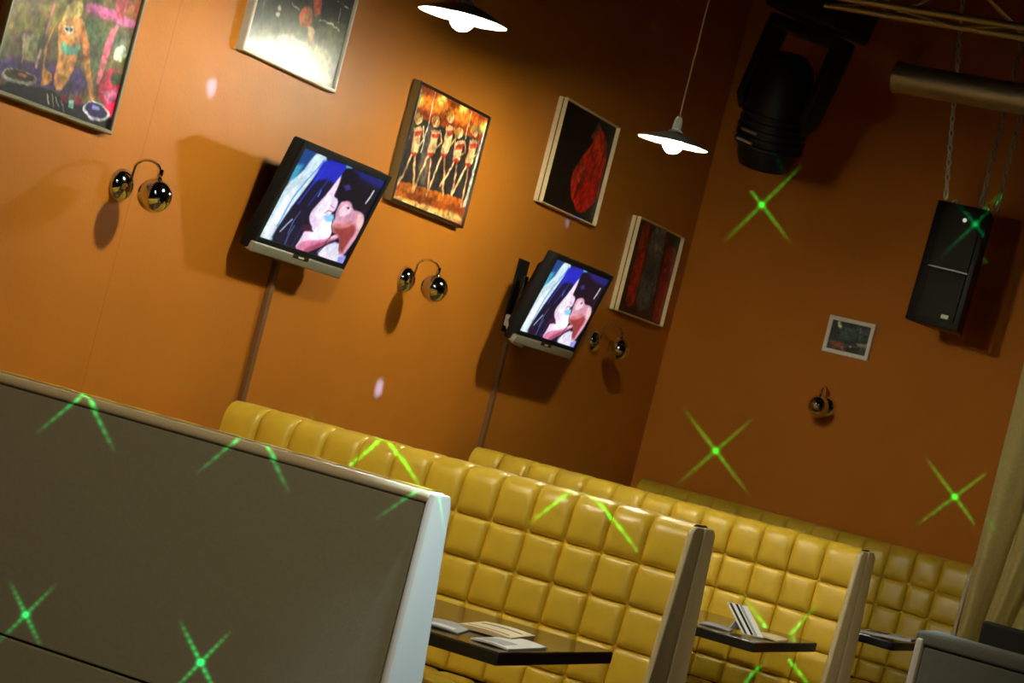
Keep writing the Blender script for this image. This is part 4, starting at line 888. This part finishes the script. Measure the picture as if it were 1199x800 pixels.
for k in range(2):
    bm = bmesh.new(); tb = bmesh.new(); box(tb, -.045 - .01 * k, .03 - .01 * k, -.135, -.128, -.10 - .04 * k, -.088 - .04 * k, .003); merge(bm, tb, hd); obj('handle_bar', bm, M['silver'], hob)
bm = bmesh.new(); tube(bm, [(0, 0, .08), (0, 0, (ZC - 3.39) / 1.2)], .02, 10); box(bm, -.05, .05, -.03, .03, .08, .15, .01); obj('clamp', bm, M['blackmatte'], t)

# ------------------------------------------------------------------ curtain, black chair
t = thing('curtain', (1.83, 10.63, 0), 'sand-coloured curtain gathered in folds at the right edge', 'curtain')
bm = bmesh.new(); nz = 60; nx = 160; g = []
def curt(u, z):
    # gathered at z ~ .75, flaring upwards
    spread = .33 + .62 * min(1, max(0, (z - .72) / 1.6)) ** .85 if z > .72 else .33 + .12 * (.72 - z)
    x = .012 + u * spread + .02 * math.sin(9 * u) * (z > .72) * min(1, max(0, z - .72))
    f = 3.4 * 2 * PI * u
    y = .05 - .11 * abs(math.sin(f / 2 + .9)) ** .8 + .010 * math.sin(2.1 * f + 1.0 + .4 * z)
    return (x, y - .06, z)
for j in range(nz + 1):
    z = .02 + (3.95 - .02) * j / nz
    g.append([bm.verts.new(curt(i / nx, z)) for i in range(nx + 1)])
for A, B in zip(g, g[1:]):
    for i in range(nx): bm.faces.new([A[i], A[i + 1], B[i + 1], B[i]])
o = obj('cloth', bm, M['curtain'], t, True); md = o.modifiers.new('thick', 'SOLIDIFY'); md.thickness = .004
bm = bmesh.new(); pts = [(.19 + .21 * math.cos(2 * PI * i / 28), -.06 + .10 * math.sin(2 * PI * i / 28), .72) for i in range(28)]; tube(bm, pts, .014, 8, closed=True); obj('tie_back', bm, M['curtain'], t, True)
bm = bmesh.new(); tube(bm, [(-.02, -.06, 3.97), (1.3, -.06, 3.97)], .015, 10); obj('rail', bm, M['blackmatte'], t, True)
for xx in (.1, 1.2):
    bm = bmesh.new(); tube(bm, [(xx, -.06, 3.97), (xx, -.06, ZC)], .008, 8); obj('rail_bracket', bm, M['blackmatte'], t)

t = thing('chair', (2.47, 7.95, 0), 'black square-backed chair in front of the curtain, right edge', 'chair', None, (0, 0, math.radians(-6)))
bm = bmesh.new(); box(bm, 0, .46, 0, .05, .62, 1.06, .012, 3); obj('backrest', bm, M['blackmatte'], t, True, 40)
bm = bmesh.new(); box(bm, .0, .46, .0, .46, .43, .50, .015, 3); obj('seat', bm, M['blackmatte'], t, True, 40)
for lx in (.03, .43):
    for ly in (.03, .43):
        bm = bmesh.new(); tube(bm, [(lx, ly, 0), (lx, ly, .44 if ly > .2 else .66)], .016, 10); obj('leg', bm, M['black'], t, True, 50)

# ------------------------------------------------------------------ lights of the place, with added fills
def light(kind, name, loc, energy, color, target=None, **kw):
    l = bpy.data.lights.new(name, kind); l.energy = energy; l.color = color
    for k, v in kw.items(): setattr(l, k, v)
    o = bpy.data.objects.new(name, l); COL.objects.link(o); o.location = loc
    if target is not None: o.rotation_euler = (Vector(target) - Vector(loc)).to_track_quat('-Z', 'Y').to_euler()
    return o
light('SPOT', 'aisle_fill', (2.9, 1.6, 3.9), 300, (1, .84, .55), (1.7, 4.85, .75), spot_size=math.radians(50), spot_blend=.7, shadow_soft_size=.15)  # added unseen spot, brightens the grey back of the nearest bench
light('SPOT', 'aisle_fill', (4.4, 6.3, 3.9), 270, (1, .84, .55), (1.85, 8.0, .6), spot_size=math.radians(34), spot_blend=.8, shadow_soft_size=.15)  # added unseen spot, lifts the bench end panels and yellow faces
light('SPOT', 'aisle_fill', (4.9, 9.3, 3.7), 190, (1, .86, .58), (2.15, 10.7, 1.3), spot_size=math.radians(24), spot_blend=.8, shadow_soft_size=.1)  # added narrow spot out of view, brightens the curtain
light('SPOT', 'aisle_spot', (2.55, 4.75, 3.9), 950, (.62, .86, 1.0), (2.38, 4.8, 0), spot_size=math.radians(33), spot_blend=.4, shadow_soft_size=.08)
light('AREA', 'hall_fill', (5.6, -1.2, 3.9), 5, (1, .86, .64), (2.6, 6.5, 1.0), shape='RECTANGLE', size=2.2, size_y=1.2)  # added area fill behind the camera for dim ambience

def gobo(name, src, c, arms, color, power, w=.0014, core=.0011):
    """laser star: two thin crossing strokes with a bright core, thrown from src; arms are world points at the stroke ends"""
    src = Vector(src); c = Vector(c)
    o = light('SPOT', name, src, power, (1, 1, 1), c, spot_size=math.radians(5), spot_blend=0.0, shadow_soft_size=0.0)
    R = (c - src).to_track_quat('-Z', 'Y').to_matrix()
    l = o.data; l.use_nodes = True; nt = l.node_tree; em = nt.nodes['Emission']
    em.inputs['Color'].default_value = (*color, 1)
    tc = nt.nodes.new('ShaderNodeTexCoord'); sp = nt.nodes.new('ShaderNodeSeparateXYZ'); nt.links.new(tc.outputs['Normal'], sp.inputs[0])
    def mth(op, a, b=None, clamp=False):
        n = nt.nodes.new('ShaderNodeMath'); n.operation = op; n.use_clamp = clamp
        for i, v in enumerate((a, b)):
            if v is None: continue
            if isinstance(v, (int, float)): n.inputs[i].default_value = v
            else: nt.links.new(v, n.inputs[i])
        return n.outputs[0]
    az = mth('ABSOLUTE', sp.outputs['Z'])
    X = mth('DIVIDE', sp.outputs['X'], az); Y = mth('DIVIDE', sp.outputs['Y'], az)
    tot = None
    def gauss(d, s): return mth('EXPONENT', mth('MULTIPLY', mth('POWER', mth('DIVIDE', d, s), 2.0), -1.0))
    r = mth('SQRT', mth('ADD', mth('MULTIPLY', X, X), mth('MULTIPLY', Y, Y)))
    if core: tot = mth('MULTIPLY', gauss(r, core), 2.2)
    for P, st in arms:
        v = R.transposed() @ (Vector(P) - src); ex, ey = v.x / -v.z, v.y / -v.z
        L = math.hypot(ex, ey); ex, ey = ex / L, ey / L
        t = mth('ABSOLUTE', mth('ADD', mth('MULTIPLY', X, ex), mth('MULTIPLY', Y, ey)))
        d = mth('ABSOLUTE', mth('SUBTRACT', mth('MULTIPLY', X, ey), mth('MULTIPLY', Y, ex)))
        fall = mth('POWER', mth('SUBTRACT', 1.0, mth('DIVIDE', t, L * 1.08), True), .9)
        dots = mth('ADD', mth('MULTIPLY', mth('SINE', mth('MULTIPLY', t, 38 / L)), .3), .75)
        k = mth('MULTIPLY', mth('MULTIPLY', gauss(d, w / 2), mth('MULTIPLY', fall, dots)), st)
        tot = k if tot is None else mth('ADD', tot, k)
    nt.links.new(tot, em.inputs['Strength'])
    return o
LS = (5.2, .6, 2.5)
GREEN = (.0, 1.0, .22)
for c, a1, a2, pw in LASERS:
    gobo("laser_star", LS, c, [(a1, 1.0), (a2, .8)], GREEN, pw * 6000)
for p, pw in (((0.0, 6.33, 1.87), 900), ((0.0, 6.58, 1.175), 900)):
    gobo('laser_dash', LS, p, [(Vector(p) + Vector((0, .08, -.004)), 1.0)], GREEN, pw, core=0)
for p in ((1.715, 10.88, 2.055), (1.65, 10.88, 1.89), (1.55, 10.88, 1.62), (1.62, 10.88, 1.93), (1.87, 10.7, 1.45), (1.93, 10.7, 1.30), (1.95, 10.7, 1.10)):
    light('SPOT', 'red_laser_dot', (5.0, .9, 2.6), 6, (1, .06, .03), p, spot_size=math.radians(.14), spot_blend=.9, shadow_soft_size=0.0)
for p, pw, sz in (((0, 6.285, 2.135), 14000, .62), ((0, 7.945, 1.31), 17000, .62), ((0, 9.31, 2.21), 3500, .5)):
    light('SPOT', 'mirror_ball_fleck', (3.4, p[1] - .2, 3.0), pw, (.028, .075, 1.0), p, spot_size=math.radians(sz * 2), spot_blend=1.0, shadow_soft_size=.01)

w = bpy.data.worlds.new('World'); S.world = w; w.use_nodes = True
w.node_tree.nodes['Background'].inputs['Color'].default_value = (.01, .009, .008, 1); w.node_tree.nodes['Background'].inputs['Strength'].default_value = .2

# ------------------------------------------------------------------ camera
f, yaw, pit, rol = 2700.0, .425, .0216, .2481
fw = Vector((-math.sin(yaw) * math.cos(pit), math.cos(yaw) * math.cos(pit), math.sin(pit)))
r = Vector((math.cos(yaw), math.sin(yaw), 0)); u = r.cross(fw)
Rv = math.cos(rol) * r + math.sin(rol) * u; Uv = -math.sin(rol) * r + math.cos(rol) * u
cd = bpy.data.cameras.new('camera'); cam = bpy.data.objects.new('camera', cd); COL.objects.link(cam)
mw = Matrix((Rv, Uv, -fw)).transposed().to_4x4(); mw.translation = Vector((4.095, 0, 1.4184)); cam.matrix_world = mw
cd.sensor_fit = 'HORIZONTAL'; cd.sensor_width = 36.0; cd.lens = f / 1199 * 36.0; cd.clip_start = .05
S.camera = cam
S.view_settings.view_transform = 'Standard'; S.view_settings.look = 'None'; S.view_settings.gamma = 1; S.view_settings.exposure = 0
S.view_settings.use_curve_mapping = False
S.cycles.filter_width = 1.8; S.cycles.max_bounces = 6; S.cycles.diffuse_bounces = 3; S.cycles.sample_clamp_indirect = 4.0
